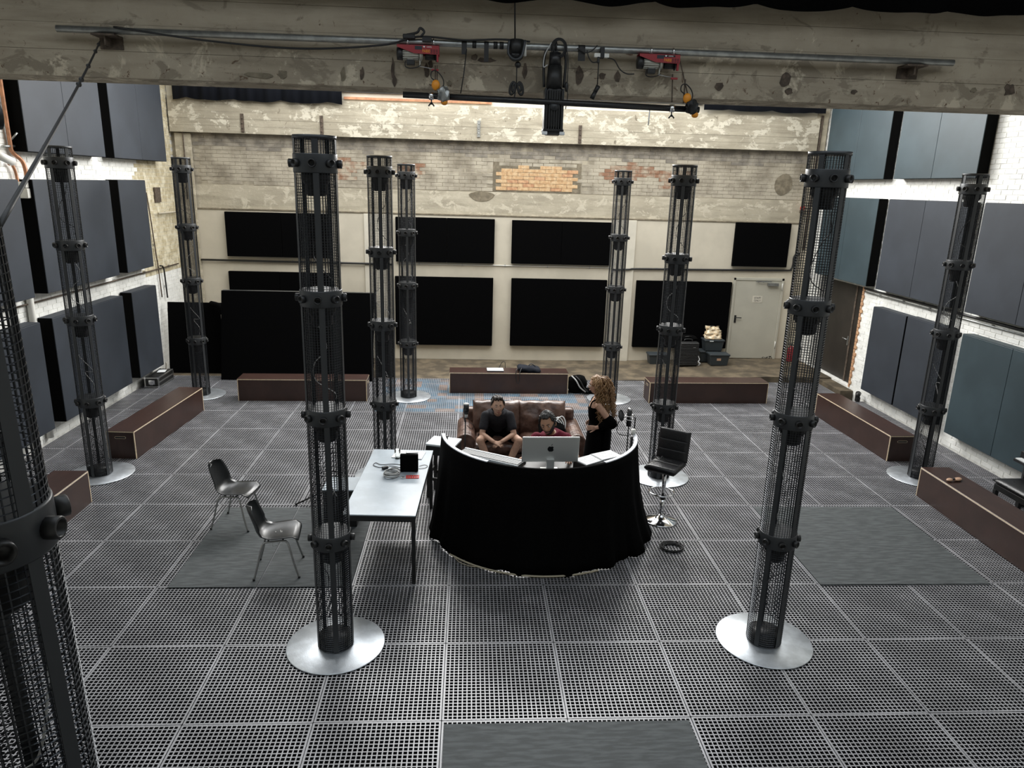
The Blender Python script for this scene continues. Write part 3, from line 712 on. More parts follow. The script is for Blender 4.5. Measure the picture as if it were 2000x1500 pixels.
# ================================================================ MATS, BENCHES
def mat_sheet(x0, x1, y0, y1, label, rz=0):
    g = G().box((0, 0, .006), (x1 - x0, y1 - y0, .010))
    o = g.ob('floor_mat', 'rubber', None, .002, 1); o.location = ((x0 + x1) / 2, (y0 + y1) / 2, .001); o.rotation_euler = (0, 0, rz)
    return tag(o, label, 'floor mat', 'dark sheets laid over the grating')
mat_sheet(-2.89, -1.99, 1.97, 3.88, 'dark grey floor sheet under the two plastic chairs, left half')
mat_sheet(-1.98, -1.02, 1.97, 3.88, 'dark grey floor sheet under the chairs, right half behind front column')
mat_sheet(4.02, 5.94, 1.96, 3.92, 'square dark grey floor mat at right, in front of right benches')
mat_sheet(.02, 1.97, -1.98, -.05, 'dark grey floor mat at the bottom edge of the picture')
def make_bench(L=2.42, D=.42, H=.43):
    t = thing('bench', 'x', 'bench'); e = .015
    def slab(nm, x0, x1, y0, y1, z0, z1, tint='ply_brown'):
        return G().bb(x0, x1, y0, y1, z0, z1).ob(nm, tint, t, .002, 1)
    slab('top_board', -L / 2, L / 2, -D / 2, D / 2, H - .004, H)
    G().bb(-L / 2 + .001, L / 2 - .001, -D / 2 + .001, D / 2 - .001, H - .020, H - .0042).ob('ply_edge', 'ply_edge', t)
    slab('side_board', -L / 2 + e, L / 2 - e, -D / 2, -D / 2 + e, 0, H - .0205)
    slab('side_board', -L / 2 + e, L / 2 - e, D / 2 - e, D / 2, 0, H - .0205)
    for s in (-1, 1):
        a, b = sorted((s * L / 2, s * (L / 2 - .004)))
        G().bb(a, b, -D / 2 + .013, D / 2 - .013, 0, H - .0205).ob('end_board', 'ply_brown', t)
        a2, b2 = sorted((s * (L / 2 - .001), s * (L / 2 - .0145)))
        G().bb(a2, b2, -D / 2 + .0005, D / 2 - .0005, 0.001, H - .0206).ob('ply_edge', 'ply_edge', t)
        x = s * (L / 2 + .0005)
        pts = [(y, z) for y, z in [(.065 * (1 if q < 8 else -1) + .016 * math.cos(2 * PI * (q + .5) / 16 - PI / 2), H - .10 + .016 * math.sin(2 * PI * (q + .5) / 16 - PI / 2)) for q in range(16)]]
        ax = Matrix(((0, 0, s, x), (1, 0, 0, 0), (0, 1, 0, 0), (0, 0, 0, 1)))
        G().prism(pts, .002, ax).ob('hand_slot', 'ink', t)
        G().tube([Vector((x + s * .001, y, z)) for y, z in pts], .0025, 5, True).ob('slot_edge', 'ply_edge', t)
    return t
B = [((-4.89, 6.80), PI / 2 - .06, 'brown plywood box bench by the left wall, far one with hand slot facing us'),
     ((-4.87, 2.86), PI / 2, 'brown plywood box bench at left, half hidden by the nearest column'),
     ((-2.98, 8.84), .02, 'brown plywood box bench in front of the black leaning boards'),
     ((1.0, 9.52), .01, 'brown plywood box bench at the back middle with laptop and bag on it'),
     ((4.95, 8.96), .025, 'brown plywood box bench in front of suitcase and tubs'),
     ((7.05, 6.86), PI / 2 + .02, 'brown plywood box bench at right, far one with a slot facing us'),
     ((6.74, 3.12), PI / 2 - .01, 'brown plywood box bench at the right picture edge with tan pieces')]
b0 = make_bench()
for k, (xy, rz, lb) in enumerate(B):
    if k == 0: o = b0; o.location = (*xy, .001); o.rotation_euler = (0, 0, rz); o['label'] = lb; o['group'] = 'brown box benches'
    else: dup(b0, (*xy, .001), rz, lb, 'brown box benches')

# ================================================================ CHAIRS
def make_chair():
    t = thing('plastic_chair', 'x', 'chair')
    # one-piece shell: profile from front lip to top of back, local +x = front
    prof = [(.235, .405, .175), (.225, .432, .195), (.17, .445, .21), (.07, .438, .215), (-.04, .428, .21), (-.13, .430, .20), (-.18, .452, .195), (-.205, .50, .19), (-.225, .57, .185), (-.25, .65, .180), (-.275, .72, .165), (-.288, .765, .135), (-.292, .785, .085)]
    n = 16; top = []; 
    for i, (x, z, hw) in enumerate(prof):
        row = []
        t_ = i / (len(prof) - 1)
        for k in range(n + 1):
            u = -1 + 2 * k / n
            curl = abs(u) ** 2.6
            if i <= 4: dz = .030 * curl * (1 if i > 1 else .3); dx = 0
            elif i <= 7: dz = .03 * curl; dx = .055 * curl
            else: dz = 0; dx = .075 * curl * (1 - .35 * (t_ - .6))
            row.append(Vector((x + dx, u * hw, z + dz)))
        top.append(row)
    vs = []; N_ = n + 1; Lr = len(prof)
    for row in top: vs += row
    off = []
    for i in range(Lr):
        d = Vector((prof[min(i + 1, Lr - 1)][0] - prof[max(i - 1, 0)][0], 0, prof[min(i + 1, Lr - 1)][1] - prof[max(i - 1, 0)][1])).normalized()
        nrm = Vector((-d.z, 0, d.x))
        if nrm.z > 0 or (abs(nrm.z) < .2 and nrm.x > 0): nrm = -nrm
        off.append(nrm * .009)
    for i, row in enumerate(top): vs += [p + off[i] for p in row]
    fs = []; S = Lr * N_
    for i in range(Lr - 1):
        for k in range(n):
            a = i * N_ + k
            fs.append((a, a + 1, a + N_ + 1, a + N_)); fs.append((S + a, S + a + N_, S + a + N_ + 1, S + a + 1))
    for k in range(n): fs.append((k, S + k, S + k + 1, k + 1)); a = (Lr - 1) * N_ + k; fs.append((a, a + 1, S + a + 1, S + a))
    for i in range(Lr - 1):
        a = i * N_; fs.append((a, a + N_, S + a + N_, S + a)); a += n; fs.append((a, S + a, S + a + N_, a + N_))
    o = G().add(vs, fs, True).ob('seat_shell', 'chair_shell', t)
    for s in (-1, 1):
        y0, y1 = s * .165, s * .222
        G().tube(spline([(.225, y1, .0), (.18, y1 - s * .015, .16), (.135, y0 + s * .02, .355), (.115, y0 + s * .004, .395), (.08, y0, .412), (-.09, y0, .405), (-.125, y0 + s * .004, .39), (-.145, y0 + s * .02, .35), (-.19, y1 - s * .015, .16), (-.235, y1, .0)], 4), .0105, 8).ob('leg', 'tube_steel', t)
        for x in (.225, -.235): G().cyl((x, y1, 0), (x, y1, .02), .013).ob('foot_cap', 'cable', t)
    g = G(); g.tube([(.07, -.165, .41), (.07, .165, .41)], .009); g.tube([(-.08, -.165, .403), (-.08, .165, .403)], .009)
    g.tube([(.03, -.185, .40), (.03, -.19, .375), (-.03, -.19, .372), (-.03, -.185, .40)], .004)
    g.ob('seat_frame', 'tube_steel', t)
    return t
c0 = make_chair(); c0.location = (-1.84, 2.34, .012); c0.rotation_euler = (0, 0, .12)
c0['label'] = 'black plastic shell chair nearer the camera, worn seat, on the dark floor sheet'; c0['group'] = 'two plastic shell chairs'
dup(c0, (-2.62, 3.45, .012), -.14, 'black plastic shell chair farther back, partly behind the other chair', 'two plastic shell chairs')
g = G()
for x, y, l in ((.03, .02, .05), (.05, -.01, .07), (-.02, .01, .03)): g.box((x, y, .4355), (.008, l, .001), rz=.2)
g.ob('scratches', 'tube_steel', c0)

# ================================================================ GREY TABLE AND WHAT STANDS ON IT
t = thing('table', 'long grey table with blue grey laminate top and black square legs', 'table', (-.68, 2.98, 0), -.045)
L_, W_ = 1.9, .755; H_ = .795
G().bb(-W_ / 2, W_ / 2, -L_ / 2, L_ / 2, H_ - .014, H_).ob('table_top', 'stone_top', t, .004)
for a, b, c, d in ((-W_ / 2 + .004, W_ / 2 - .004, -L_ / 2 + .006, -L_ / 2 + .046), (-W_ / 2 + .004, W_ / 2 - .004, L_ / 2 - .046, L_ / 2 - .006), (-W_ / 2 + .006, -W_ / 2 + .046, -L_ / 2 + .046, L_ / 2 - .046), (W_ / 2 - .046, W_ / 2 - .006, -L_ / 2 + .046, L_ / 2 - .046)):
    G().bb(a, b, c, d, H_ - .075, H_ - .0145).ob('apron', 'steel_black', t)
for sx in (-1, 1):
    for sy in (-1, 1):
        G().box((sx * (W_ / 2 - .026), sy * (L_ / 2 - .026), (H_ - .075) / 2), (.04, .04, H_ - .075)).ob('leg', 'steel_black', t, .003)
TZ = H_
t = thing('small_loudspeaker', 'small black cube loudspeaker standing on the grey table', 'loudspeaker', (-.505, 3.27, TZ), -.03)
G().bb(-.105, .105, -.09, -.03, 0.004, .215).ob('speaker_cabinet', 'panel_black', t, .008)
G().bb(-.098, .098, -.096, -.09, .012, .208).ob('front_grille', 'panel_black', t, .004)
g = G(); [g.cyl((x, y, 0), (x, y, .006), .012) for x in (-.08, .08) for y in (-.08, -.04)]; g.ob('rubber_feet', 'cable', t)
t = thing('drinking_glass', 'clear drinking glass on the grey table near the papers', 'glass', (-.685, 3.62, TZ))
G().lathe([(0, 0), (.032, 0), (.036, .12), (.0335, .12), (.0295, .006), (0, .006)], n=24).ob('glass_body', 'glass', t)
o = G().bb(-.19, .19, -.13, .13, 0, .012).ob('paper_stack', 'paper', None, .002, 1); o.location = (-.555, 3.735, TZ); o.rotation_euler = (0, 0, -.15)
tag(o, 'stack of white papers at the far end of the grey table', 'papers')
t = thing('phone', 'pale flat phone lying on the white papers', 'phone', (-.52, 3.80, TZ + .0125), .1)
G().bb(-.075, .075, -.036, .036, 0, .008).ob('phone_body', 'cable', t, .003); G().bb(-.072, .072, -.033, .033, .0081, .009).ob('phone_screen', 'white_top', t)
t = thing('cable_coil', 'coil of grey and black cable on the grey table', 'cable', (-.70, 3.06, TZ))
for k in range(7):
    r = .075 + .006 * (k % 3); G().tube([(r * math.cos(a) * 1.05 + .006 * (k % 2), r * math.sin(a), .007 + .009 * k + .004 * math.sin(2 * a + k)) for a in [2 * PI * q / 28 for q in range(28)]], .005, 6, True).ob('cable_loop', 'cable' if k in (0, 4) else 'cable_grey', t)
pts = spline([(-.05, .10, .03), (-.02, .2, .02), (.05, .16, .03), (.1, .12, .01), (.06, .05, .02)], 5)
G().tube(pts, .006, 6).ob('cable_end', 'cable', t)
o = tag(G().tube(spline([(-.62, 3.31, TZ + .006), (-.75, 3.36, TZ + .006), (-.86, 3.31, TZ + .007), (-.95, 3.38, TZ + .006), (-.93, 3.46, TZ + .006), (-.86, 3.40, TZ + .007), (-.72, 3.42, TZ + .006), (-.62, 3.40, TZ + .006)], 6), .004, 6).ob('thin_cable', 'cable'), 'thin black looping cable behind the small cube loudspeaker', 'cable')
tag(G().tube(spline([(-.40, 3.36, TZ + .006), (-.34, 3.4, TZ + .006), (-.30, 3.36, TZ + .006), (-.33, 3.30, TZ + .006), (-.40, 3.28, TZ + .006)], 6), .003, 6).ob('thin_cable', 'cable'), 'thin black cable loop right of the cube loudspeaker', 'cable')
t = thing('plug_adapter', 'black plug lying beside the cable coil on the table', 'plug', (-.80, 3.27, TZ), .6)
G().bb(-.035, .035, -.02, .02, 0, .035).ob('plug_body', 'cable', t, .006); G().cyl((.035, 0, .018), (.055, 0, .018), .01).ob('plug_neck', 'cable_grey', t)
t = thing('red_key_rack', 'bright red slotted card before the cube loudspeaker', 'card', (-.455, 3.03, TZ), .03)
g = G(); g.bb(-.075, .075, .035, .045, 0, .008); g.bb(-.075, .075, -.045, -.035, 0, .008)
[g.bb(-.075 + k * .0262, -.075 + k * .0262 + .019, -.035, .035, 0, .007) for k in range(6)]
g.ob('card_body', 'red_bright', t, .002, 1)
G().bb(-.13, -.085, -.05, -.02, 0, .02).ob('clip', 'chrome', t, .006)
# low black case with a grey top, left of the table
t = thing('low_case', 'low black case with grey top standing between table and front column', 'case', (-1.36, 3.53, 0))
G().bb(-.2, .2, -.2, .2, 0.01, .485).ob('case_body', 'steel_black', t, .01); G().bb(-.205, .205, -.205, .205, .485, .50).ob('case_top', 'stone_top', t, .004)
t = thing('tripod_foot', 'low black tripod stand on the floor behind the front column', 'stand', (-1.62, 4.12, 0))
for k in range(3):
    a = 3.5 + k * 2 * PI / 3; G().cyl((.03 * math.cos(a), .03 * math.sin(a), .17), (.46 * math.cos(a), .46 * math.sin(a), .012), .011, n=8).ob('leg', 'steel_black', t)
G().cyl((0, 0, .02), (0, 0, .45), .014).ob('pole', 'steel_black', t)

# ================================================================ BOOTH
BC = Vector((1.05, 3.5, 0)); RT_, RB_ = 1.19, 1.33; BH_ = 1.20
t = thing('control_booth', 'curved waist high booth covered in black cloth around the computer desk', 'booth', (1.05, 3.5, 0))
g = G(); n = 110; vs = []; fs = []
a0, a1 = PI * 1.02, PI * 1.985
levels = [0, .12, .3, .6, .9, 1.1, 1.19]
def fold(a, f): return (1 - f) ** 1.2 * (.022 * math.sin(a * 17) + .014 * math.sin(a * 31 + 1))
for lay in (0, 1):
    for f in [z / 1.19 for z in levels]:
        for k in range(n + 1):
            a = a0 + (a1 - a0) * k / n
            flare = (.10 if a > 5.55 else .02) * max(0, 1 - f * 1.6) ** 2
            r = RB_ + (RT_ - RB_) * f ** .8 + fold(a, f) + flare - lay * .012
            vs.append((r * math.cos(a), r * math.sin(a), .012 + f * 1.178 + .012 * math.sin(a * 9) * (1 - f) ** 3))
m_ = n + 1; Q = len(levels) * m_
for lay in (0, 1):
    for i in range(len(levels) - 1):
        for k in range(n):
            b = lay * Q + i * m_ + k; fs.append((b, b + 1, b + m_ + 1, b + m_))
for k in range(n): b = (len(levels) - 1) * m_ + k; fs.append((b, b + 1, Q + b + 1, Q + b)); fs.append((k, Q + k, Q + k + 1, k + 1))
for i in range(len(levels) - 1):
    for k in (0, n): b = i * m_ + k; fs.append((b, b + m_, Q + b + m_, Q + b))
g.add(vs, fs, True); g.ob('black_cloth', 'cloth_black', t)
def arc(r, z, b0, b1, n=60): return [(r * math.cos(b0 + (b1 - b0) * k / n), r * math.sin(b0 + (b1 - b0) * k / n), z) for k in range(n + 1)]
def band(r0, r1, z0, z1, b0, b1, n=50):
    g = G(); rs = []
    for k in range(n + 1):
        a = b0 + (b1 - b0) * k / n; c, s = math.cos(a), math.sin(a)
        rs.append([(r0 * c, r0 * s, z0), (r1 * c, r1 * s, z0), (r1 * c, r1 * s, z1), (r0 * c, r0 * s, z1)])
    return g.rings(rs, False, True, False)
band(RT_ - .045, RT_ - .001, 1.178, 1.200, a0, a0 + .92).ob('rim_trim', 'rim_tape', t, .004)
band(RT_ - .045, RT_ - .001, 1.178, 1.200, a1 - .95, a1).ob('rim_trim', 'rim_tape', t, .004)
band(RT_ - .03, RT_ - .012, 1.17, 1.192, a0 + .92, a1 - .95).ob('rim_trim', 'cloth_black', t)
G().tube(arc(RB_ + .035, .02, a0 + .62, a0 + 1.95), .011, 8).ob('hem_hoop', 'hoop', t)
for a in (a0 + .02, a0 + .8, a0 + 1.6, a1 - .8, a1 - .02):
    G().cyl((1.13 * math.cos(a), 1.13 * math.sin(a), 0), (1.13 * math.cos(a), 1.13 * math.sin(a), 1.17), .018).ob('post', 'steel_black', t)
G().cyl((1.15 * math.cos(a1), 1.15 * math.sin(a1), 1.19), (1.15 * math.cos(a1), 1.15 * math.sin(a1), 1.26), .028).ob('post_cap', 'white_plastic', t)
# desk inside
t = thing('desk', 'black desk inside the curved booth carrying the computer', 'desk', (1.05, 3.05, 0))
poly = [(-1.0, .35)] + [(1.04 * math.cos(PI + PI * k / 24), .42 + 1.04 * math.sin(PI + PI * k / 24)) for k in range(25)] + [(1.0, .35), (.62, .35), (.5, .1), (-.5, .1), (-.62, .35)]
T = Matrix.Translation((0, 0, .925))
g = G(); g.prism([(x, y) for x, y in poly], .025, T); g.ob('desk_top', 'steel_black', t)
for x, y in ((-.85, .25), (.85, .25), (-.5, -.3), (.5, -.3)): G().cyl((x, y, 0), (x, y, .925), .022).ob('leg', 'steel_black', t)
DZ = .951
t = thing('computer', 'silver all-in-one computer seen from behind, on the booth desk', 'computer', (1.12, 2.84, DZ), .02)
TT = Matrix.Translation((0, 0, .34)) @ Matrix.Rotation(R(9), 4, 'X') @ Matrix.Translation((0, 0, -.34))
hw, hz0, hz1 = .325, .105, .425
def tg(g): g.v = [tuple(TT @ Vector(v)) for v in g.v]; return g
tg(G().bb(-hw, hw, -.012, .012, hz0, hz1)).ob('back_shell', 'silver', t, .008)
tg(G().bb(-hw + .01, hw - .01, .0121, .0135, hz0 + .01, hz1 - .01)).ob('screen', 'silver_dark', t)
def apple_pts():
    P = []
    for k in range(64):
        a = 2 * PI * k / 64; c, s = math.cos(a), math.sin(a)
        r = .92 + .08 * abs(c) - (.22 * math.exp(-((a - PI / 2) / .28) ** 2)) - (.16 * math.exp(-((a - 3 * PI / 2) / .22) ** 2)) - (.10 * max(0, -s) * abs(c) ** .5)
        x, y = r * c, r * s
        d = math.hypot(x - 1.12, y - .12)
        if d < .42: k2 = .42 / d; x, y = 1.12 + (x - 1.12) * k2, .12 + (y - .12) * k2
        P.append((x * .037, y * .040))
    return P
LT = TT @ Matrix.Translation((.0, -.0125, .275)) @ FRONT
g = G(); g.prism(apple_pts(), .0008, LT)
leaf = [(.003 + .015 * u, .042 + .024 * u + s * .0065 * math.sin(PI * u)) for s, us in ((1, [0, .25, .5, .75, 1]), (-1, [.75, .5, .25])) for u in us]
g.prism(leaf, .0008, LT); g.ob('logo', 'silver_dark', t)
g = G(); g.bb(-.045, .045, -.022, .03, .008, .155); g.ob('stand_arm', 'silver', t, .006)
G().bb(-.10, .10, -.05, .12, 0, .008).ob('stand_foot', 'silver', t, .003)
t = thing('keyboard', 'white computer keyboard on the desk under the screen', 'keyboard', (.93, 2.80, DZ), .0)
G().bb(-.14, .14, -.055, .055, 0, .012).ob('keyboard_body', 'silver', t, .004)
g = G(); [g.bb(-.132 + c * .0178, -.132 + c * .0178 + .0155, -.048 + r * .0195, -.048 + r * .0195 + .0165, .012, .0165) for r in range(5) for c in range(15)]
g.ob('keys', 'paper', t, kind='stuff')
t = thing('midi_keyboard', 'long white edged music keyboard lying on left side of booth desk', 'keyboard', (.46, 3.06, 1.0), -.545)
G().bb(-.40, .40, -.10, .10, 0, .05).ob('keyboard_body', 'steel_black', t, .006); G().bb(-.40, .40, -.112, -.10, .0, .052).ob('front_edge', 'white_top', t, .003); G().bb(-.40, .40, .05, .075, .05, .058).ob('control_strip', 'white_top', t, .003)
g = G(); [g.bb(-.385 + k * .0335, -.385 + k * .0335 + .032, -.09, .04, .0505, .056) for k in range(23)]; g.ob('white_keys', 'steel_grey', t, kind='stuff')
g = G(); [g.cyl((x, y, -.05), (x, y, 0), .012) for x in (-.35, .35) for y in (-.07, .07)]; g.ob('keyboard_feet', 'cable', t)
for k, (x, y, rz, lb) in enumerate(((1.58, 2.92, .62, 'open spiral notebook on the booth desk, right beside the computer'), (1.80, 3.06, .5, 'open spiral notebook on the right end of booth desk'))):
    t = thing('notebook', lb, 'notebook', (x, y, 1.095 if 0 else DZ + .105 + k * .004), rz, 'spiral notebooks on the desk')
    G().bb(-.15, .15, -.105, .105, 0, .014).ob('pages', 'paper', t, .002, 1)
    g = G(); [g.tube([(-.148 + .008 * math.cos(a), -.095 + i * .0136, .011 + .010 * math.sin(a)) for a in [2 * PI * q / 8 for q in range(8)]], .0016, 4, True) for i in range(15)]
    g.ob('spiral_binding', 'ink', t, kind='stuff')
    g = G(); [g.box((random.uniform(-.08, .1), -.08 + i * .02, .0145), (random.uniform(.06, .12), .003, .0006)) for i in range(9)]; g.ob('handwriting', 'grey_ink', t)
t = thing('monitor_shelf', 'dark raised shelf at right of the booth desk under notebooks', 'shelf', (1.66, 2.98, DZ), .55)
G().bb(-.25, .25, -.13, .13, .085, .104).ob('shelf_top', 'steel_black', t)
for x in (-.22, .22): G().bb(x - .01, x + .01, -.12, .12, 0, .085).ob('shelf_side', 'steel_black', t)
# cables at the booth
tag(G().tube(spline([(.03, 2.62, .015), (.10, 2.47, .012), (.24, 2.37, .012), (.36, 2.38, .012), (.48, 2.42, .03)], 6), .005, 6).ob('loose_cable', 'hoop'), 'thin brown cable loop on the floor at booth front left', 'cable')
t = thing('cable_coil', 'small dark cable coil on the floor right of the booth', 'cable', (2.60, 2.78, 0))
for k in range(6):
    r = .10 + .012 * (k % 3); G().tube([(r * math.cos(a) * 1.1 + .01 * (k % 2), r * math.sin(a) + .012 * (k % 3), .007 + .004 * k) for a in [2 * PI * q / 24 for q in range(24)]], .0055, 6, True).ob('cable_loop', 'cable', t)

# ================================================================ STOOLS
t = thing('high_stool', 'black wooden high stool with white seat left of the booth', 'stool', (-.14, 4.32, 0), -.3)
G().bb(-.20, .20, -.17, .17, .745, .775).ob('seat', 'white_top', t, .01)
G().bb(-.195, .195, -.165, .165, .62, .744).ob('seat_frame', 'steel_black', t, .006)
for sx in (-1, 1):
    for sy in (-1, 1): G().box((sx * .165, sy * .135, .31), (.045, .045, .62)).ob('leg', 'steel_black', t, .004)
g = G(); g.box((0, -.135, .27), (.30, .022, .04)); g.box((0, .135, .27), (.30, .022, .04)); g.box((-.165, 0, .35), (.022, .25, .04)); g.box((.165, 0, .35), (.022, .25, .04)); g.ob('stretcher', 'steel_black', t)
t = thing('bar_stool', 'black leatherette bar stool on a chrome round foot right of booth', 'stool', (2.66, 3.53, 0), -.62)
# local -y = front (faces the camera side)
G().lathe([(0, .001), (.205, .001), (.212, .008), (.20, .018), (.10, .045), (.04, .075), (.032, .10), (0, .10)], n=40).ob('foot_plate', 'chrome', t)
G().cyl((0, 0, .09), (0, 0, .30), .03, n=20).ob('lower_column', 'chrome', t); G().cyl((0, 0, .30), (0, 0, .34), .033, n=20).ob('column_collar', 'steel_black', t); G().cyl((0, 0, .34), (0, 0, .70), .026, n=20).ob('upper_column', 'chrome', t)
g = G().tube([(.155 * math.cos(a), -.06 + .15 * math.sin(a), .42) for a in [2 * PI * k / 36 for k in range(36)]], .010, 8, True); g.cyl((0, -.02, .42), (.0, .09, .42), .009); g.ob('foot_ring', 'chrome', t)
def cushion(g, c, d, T, nx=14, ny=14, puff=.5, ex=5):
    vs = []; fs = []
    for s in (-1, 1):
        for i in range(nx + 1):
            for j in range(ny + 1):
                u, v = -1 + 2 * i / nx, -1 + 2 * j / ny
                h = ((1 - abs(u) ** ex) * (1 - abs(v) ** ex)) ** .35 if abs(u) < 1 and abs(v) < 1 else 0
                vs.append(T @ Vector((c[0] + u * d[0], c[1] + v * d[1], c[2] + s * d[2] * (1 - puff + puff * h) * (1 if h > 0 else .35))))
    q = (nx + 1) * (ny + 1)
    for i in range(nx):
        for j in range(ny):
            a = i * (ny + 1) + j; fs.append((a, a + 1, a + ny + 2, a + ny + 1)); fs.append((q + a, q + a + ny + 1, q + a + ny + 2, q + a + 1))
    for i in range(nx):
        for j in (0, ny): a = i * (ny + 1) + j; b = a + ny + 1; fs.append((a, b, q + b, q + a))
    for j in range(ny):
        for i in (0, nx): a = i * (ny + 1) + j; b = a + 1; fs.append((a, b, q + b, q + a))
    return g.add(vs, fs, True)
I4 = Matrix.Identity(4)
for k in range(2): cushion(G(), (0, -.10 + k * .19, .75), (.205, .10, .045), I4).ob('seat_cushion', 'leather_black', t)
G().box((0, 0, .715), (.30, .30, .03)).ob('seat_plate', 'steel_black', t)
BT = Matrix.Translation((0, .205, .78)) @ Matrix.Rotation(R(80), 4, 'X')
for k in range(3): cushion(G(), (0, .06 + k * .125, 0), (.205, .074, .034), BT).ob('back_cushion', 'leather_black', t)
tag(G().tube(spline([(2.50, 3.62, .812), (2.53, 3.64, .86), (2.57, 3.63, .812), (2.6, 3.58, .812), (2.63, 3.60, .85), (2.67, 3.58, .812), (2.74, 3.53, .812)], 6), .005, 6).ob('loose_cable', 'cable'), 'black cable lying on the seat of the bar stool', 'cable')
t = thing('piano_stool', 'black buttoned leather piano stool behind the bench at right edge', 'stool', (7.43, 3.42, 0), .02)
cushion(G(), (0, 0, .47), (.23, .38, .045), I4).ob('seat_cushion', 'leather_black', t)
g = G(); [g.ell((x, y, .513), (.014, .014, .005), 8, 6) for x in (-.08, .08) for y in (-.2, 0, .2)]; g.ob('buttons', 'leather_black', t)
g = G(); g.bb(-.21, .21, -.36, .36, .35, .43); g.ob('seat_frame', 'steel_black', t, .006)
for sx in (-1, 1):
    for sy in (-1, 1): G().box((sx * .185, sy * .335, .175), (.05, .05, .35)).ob('leg', 'steel_black', t, .004)
t = thing('digital_piano', 'black digital piano at the right picture edge beneath teal panel', 'piano', (7.86, 3.45, 0))
G().bb(-.16, .20, -.7, .58, .62, .80).ob('piano_body', 'leather_black', t, .01); G().bb(-.26, -.16, -.68, .56, .66, .70).ob('key_bed', 'leather_black', t, .006)
g = G(); [g.bb(-.25, -.165, -.66 + k * .0235, -.66 + k * .0235 + .0225, .70, .712) for k in range(51)]; g.ob('white_keys', 'paper', t, kind='stuff')
for y in (-.65, .53): G().bb(-.10, .18, y - .02, y + .02, 0, .62).ob('side_leg', 'leather_black', t, .004)

# ================================================================ SOFA
t = thing('sofa', 'worn brown leather two seat sofa behind the booth', 'sofa', (.96, 5.05, 0))
G().bb(-.92, .92, .04, .86, .06, .30).ob('base_frame', 'leather_brown', t, .03, 3)
for s in (-1, 1):
    g = G()
    prof = [(.0, .05), (.23, .05), (.235, .40)] + [(.115 + .135 * math.cos(a), .50 + .115 * math.sin(a)) for a in [PI * k / 10 for k in range(11)]] + [(-.01, .40)]
    T = Matrix(((s, 0, 0, s * .695), (0, 0, 1, .0), (0, 1, 0, 0), (0, 0, 0, 1)))
    g.prism(prof, .86, T); g.ob('armrest', 'leather_brown', t, .02, 3)
def lumpy(cx_, cy_, cz_, dx, dy, dz, rx, nm):
    T = Matrix.Translation((cx_, cy_, cz_)) @ Matrix.Rotation(rx, 4, 'X')
    g = cushion(G(), (0, 0, 0), (dx, dy, dz), T, 34, 26, .86, 2.7)
    g.v = [tuple(Vector(v) + Vector((0, 0, .016 * mnoise.noise(Vector(v) * 9 + Vector((nm == 'seat_cushion', 0, 0))) + .010 * abs(mnoise.noise(Vector(v) * 17)))) + Vector((0, .026 * mnoise.noise(Vector(v) * 8) + .014 * abs(mnoise.noise(Vector((v[0] * 22, v[1] * 8, v[2] * 9)))), 0))) for v in g.v]
    g.ob(nm, 'leather_brown', t)
for s in (-1, 1):
    lumpy(s * .345, .33, .375, .355, .35, .125, 0, 'seat_cushion')
    lumpy(s * .345, .65, .66, .365, .265, .165, R(78), 'back_cushion')
G().bb(-.86, .86, .72, .90, .06, .78).ob('back_frame', 'leather_brown', t, .05, 3)
for x in (-.85, .85):
    for y in (.08, .82): G().cyl((x, y, 0), (x, y, .07), .03).ob('foot', 'steel_black', t)
t = thing('sports_bag', 'black shoulder bag with white straps on the sofa right seat', 'bag', (1.43, 5.33, .47))
cushion(G(), (0, 0, .13), (.20, .15, .14), Matrix.Rotation(.3, 4, 'X'), 14, 14, .7, 2.6).ob('bag_body', 'cloth_black', t)
for k in range(4):
    a0_ = .2 * k; G().tube(spline([(-.16 + .05 * k, -.13, .12), (-.14 + .05 * k, -.10, .24), (-.02 + .05 * k, -.02, .30 + .015 * k), (.10 + .03 * k, -.06, .25), (.15, -.13, .14 - .02 * k)], 6), .008, 6).ob('strap', 'paper', t)

# ================================================================ MICROPHONES
t = thing('microphone_stand', 'black microphone on a thin stand, left, before the sofa arm', 'microphone', (.135, 4.66, -.001))
G().lathe([(0, 0), (.13, 0), (.13, .012), (.02, .03), (0, .03)], n=24).ob('stand_base', 'steel_black', t)
G().cyl((0, 0, .02), (.01, 0, .96), .009, n=8).ob('stand_pole', 'steel_black', t); G().tube(spline([(.01, 0, .93), (.0, 0, .98), (.02, -.01, 1.01)], 4), .012, 8).ob('stand_clip', 'steel_black', t)
G().cyl((.018, 0, 1.0), (.018, 0, 1.05), .022, n=16).ob('mic_collar', 'cable_grey', t); G().cyl((.018, 0, 1.05), (.018, 0, 1.085), .030, n=16).ob('mic_ring', 'steel_black', t); G().cyl((.018, 0, 1.088), (.018, 0, 1.185), .038, .040, 18).ob('mic_body', 'steel_black', t)
G().lathe([(.04, 1.185), (.041, 1.192), (.032, 1.202), (0, 1.205)], (.018, 0, 0), 18).ob('mic_top', 'cable_grey', t)
G().tube(spline([(.05, 0, 1.0), (.07, 0, .93), (.12, 0, .89), (.10, .0, .83), (.03, 0, .88)], 5), .004, 5).ob('mic_cable', 'cable', t)
t = thing('microphone_stand', 'large microphone with round pop filter and shock mount right of woman', 'microphone', (2.36, 4.40, 0))
G().lathe([(0, 0), (.13, 0), (.13, .012), (.02, .03), (0, .03)], n=24).ob('stand_base', 'steel_black', t)
G().cyl((0, 0, .02), (0, 0, .98), .009, n=8).ob('stand_pole', 'steel_black', t); G().cyl((0, 0, .98), (0, 0, 1.21), .034, n=18).ob('mic_body', 'steel_black', t)
G().cyl((0, 0, 1.21), (0, 0, 1.235), .034, .02, 18).ob('mic_top', 'chrome', t)
g = G()
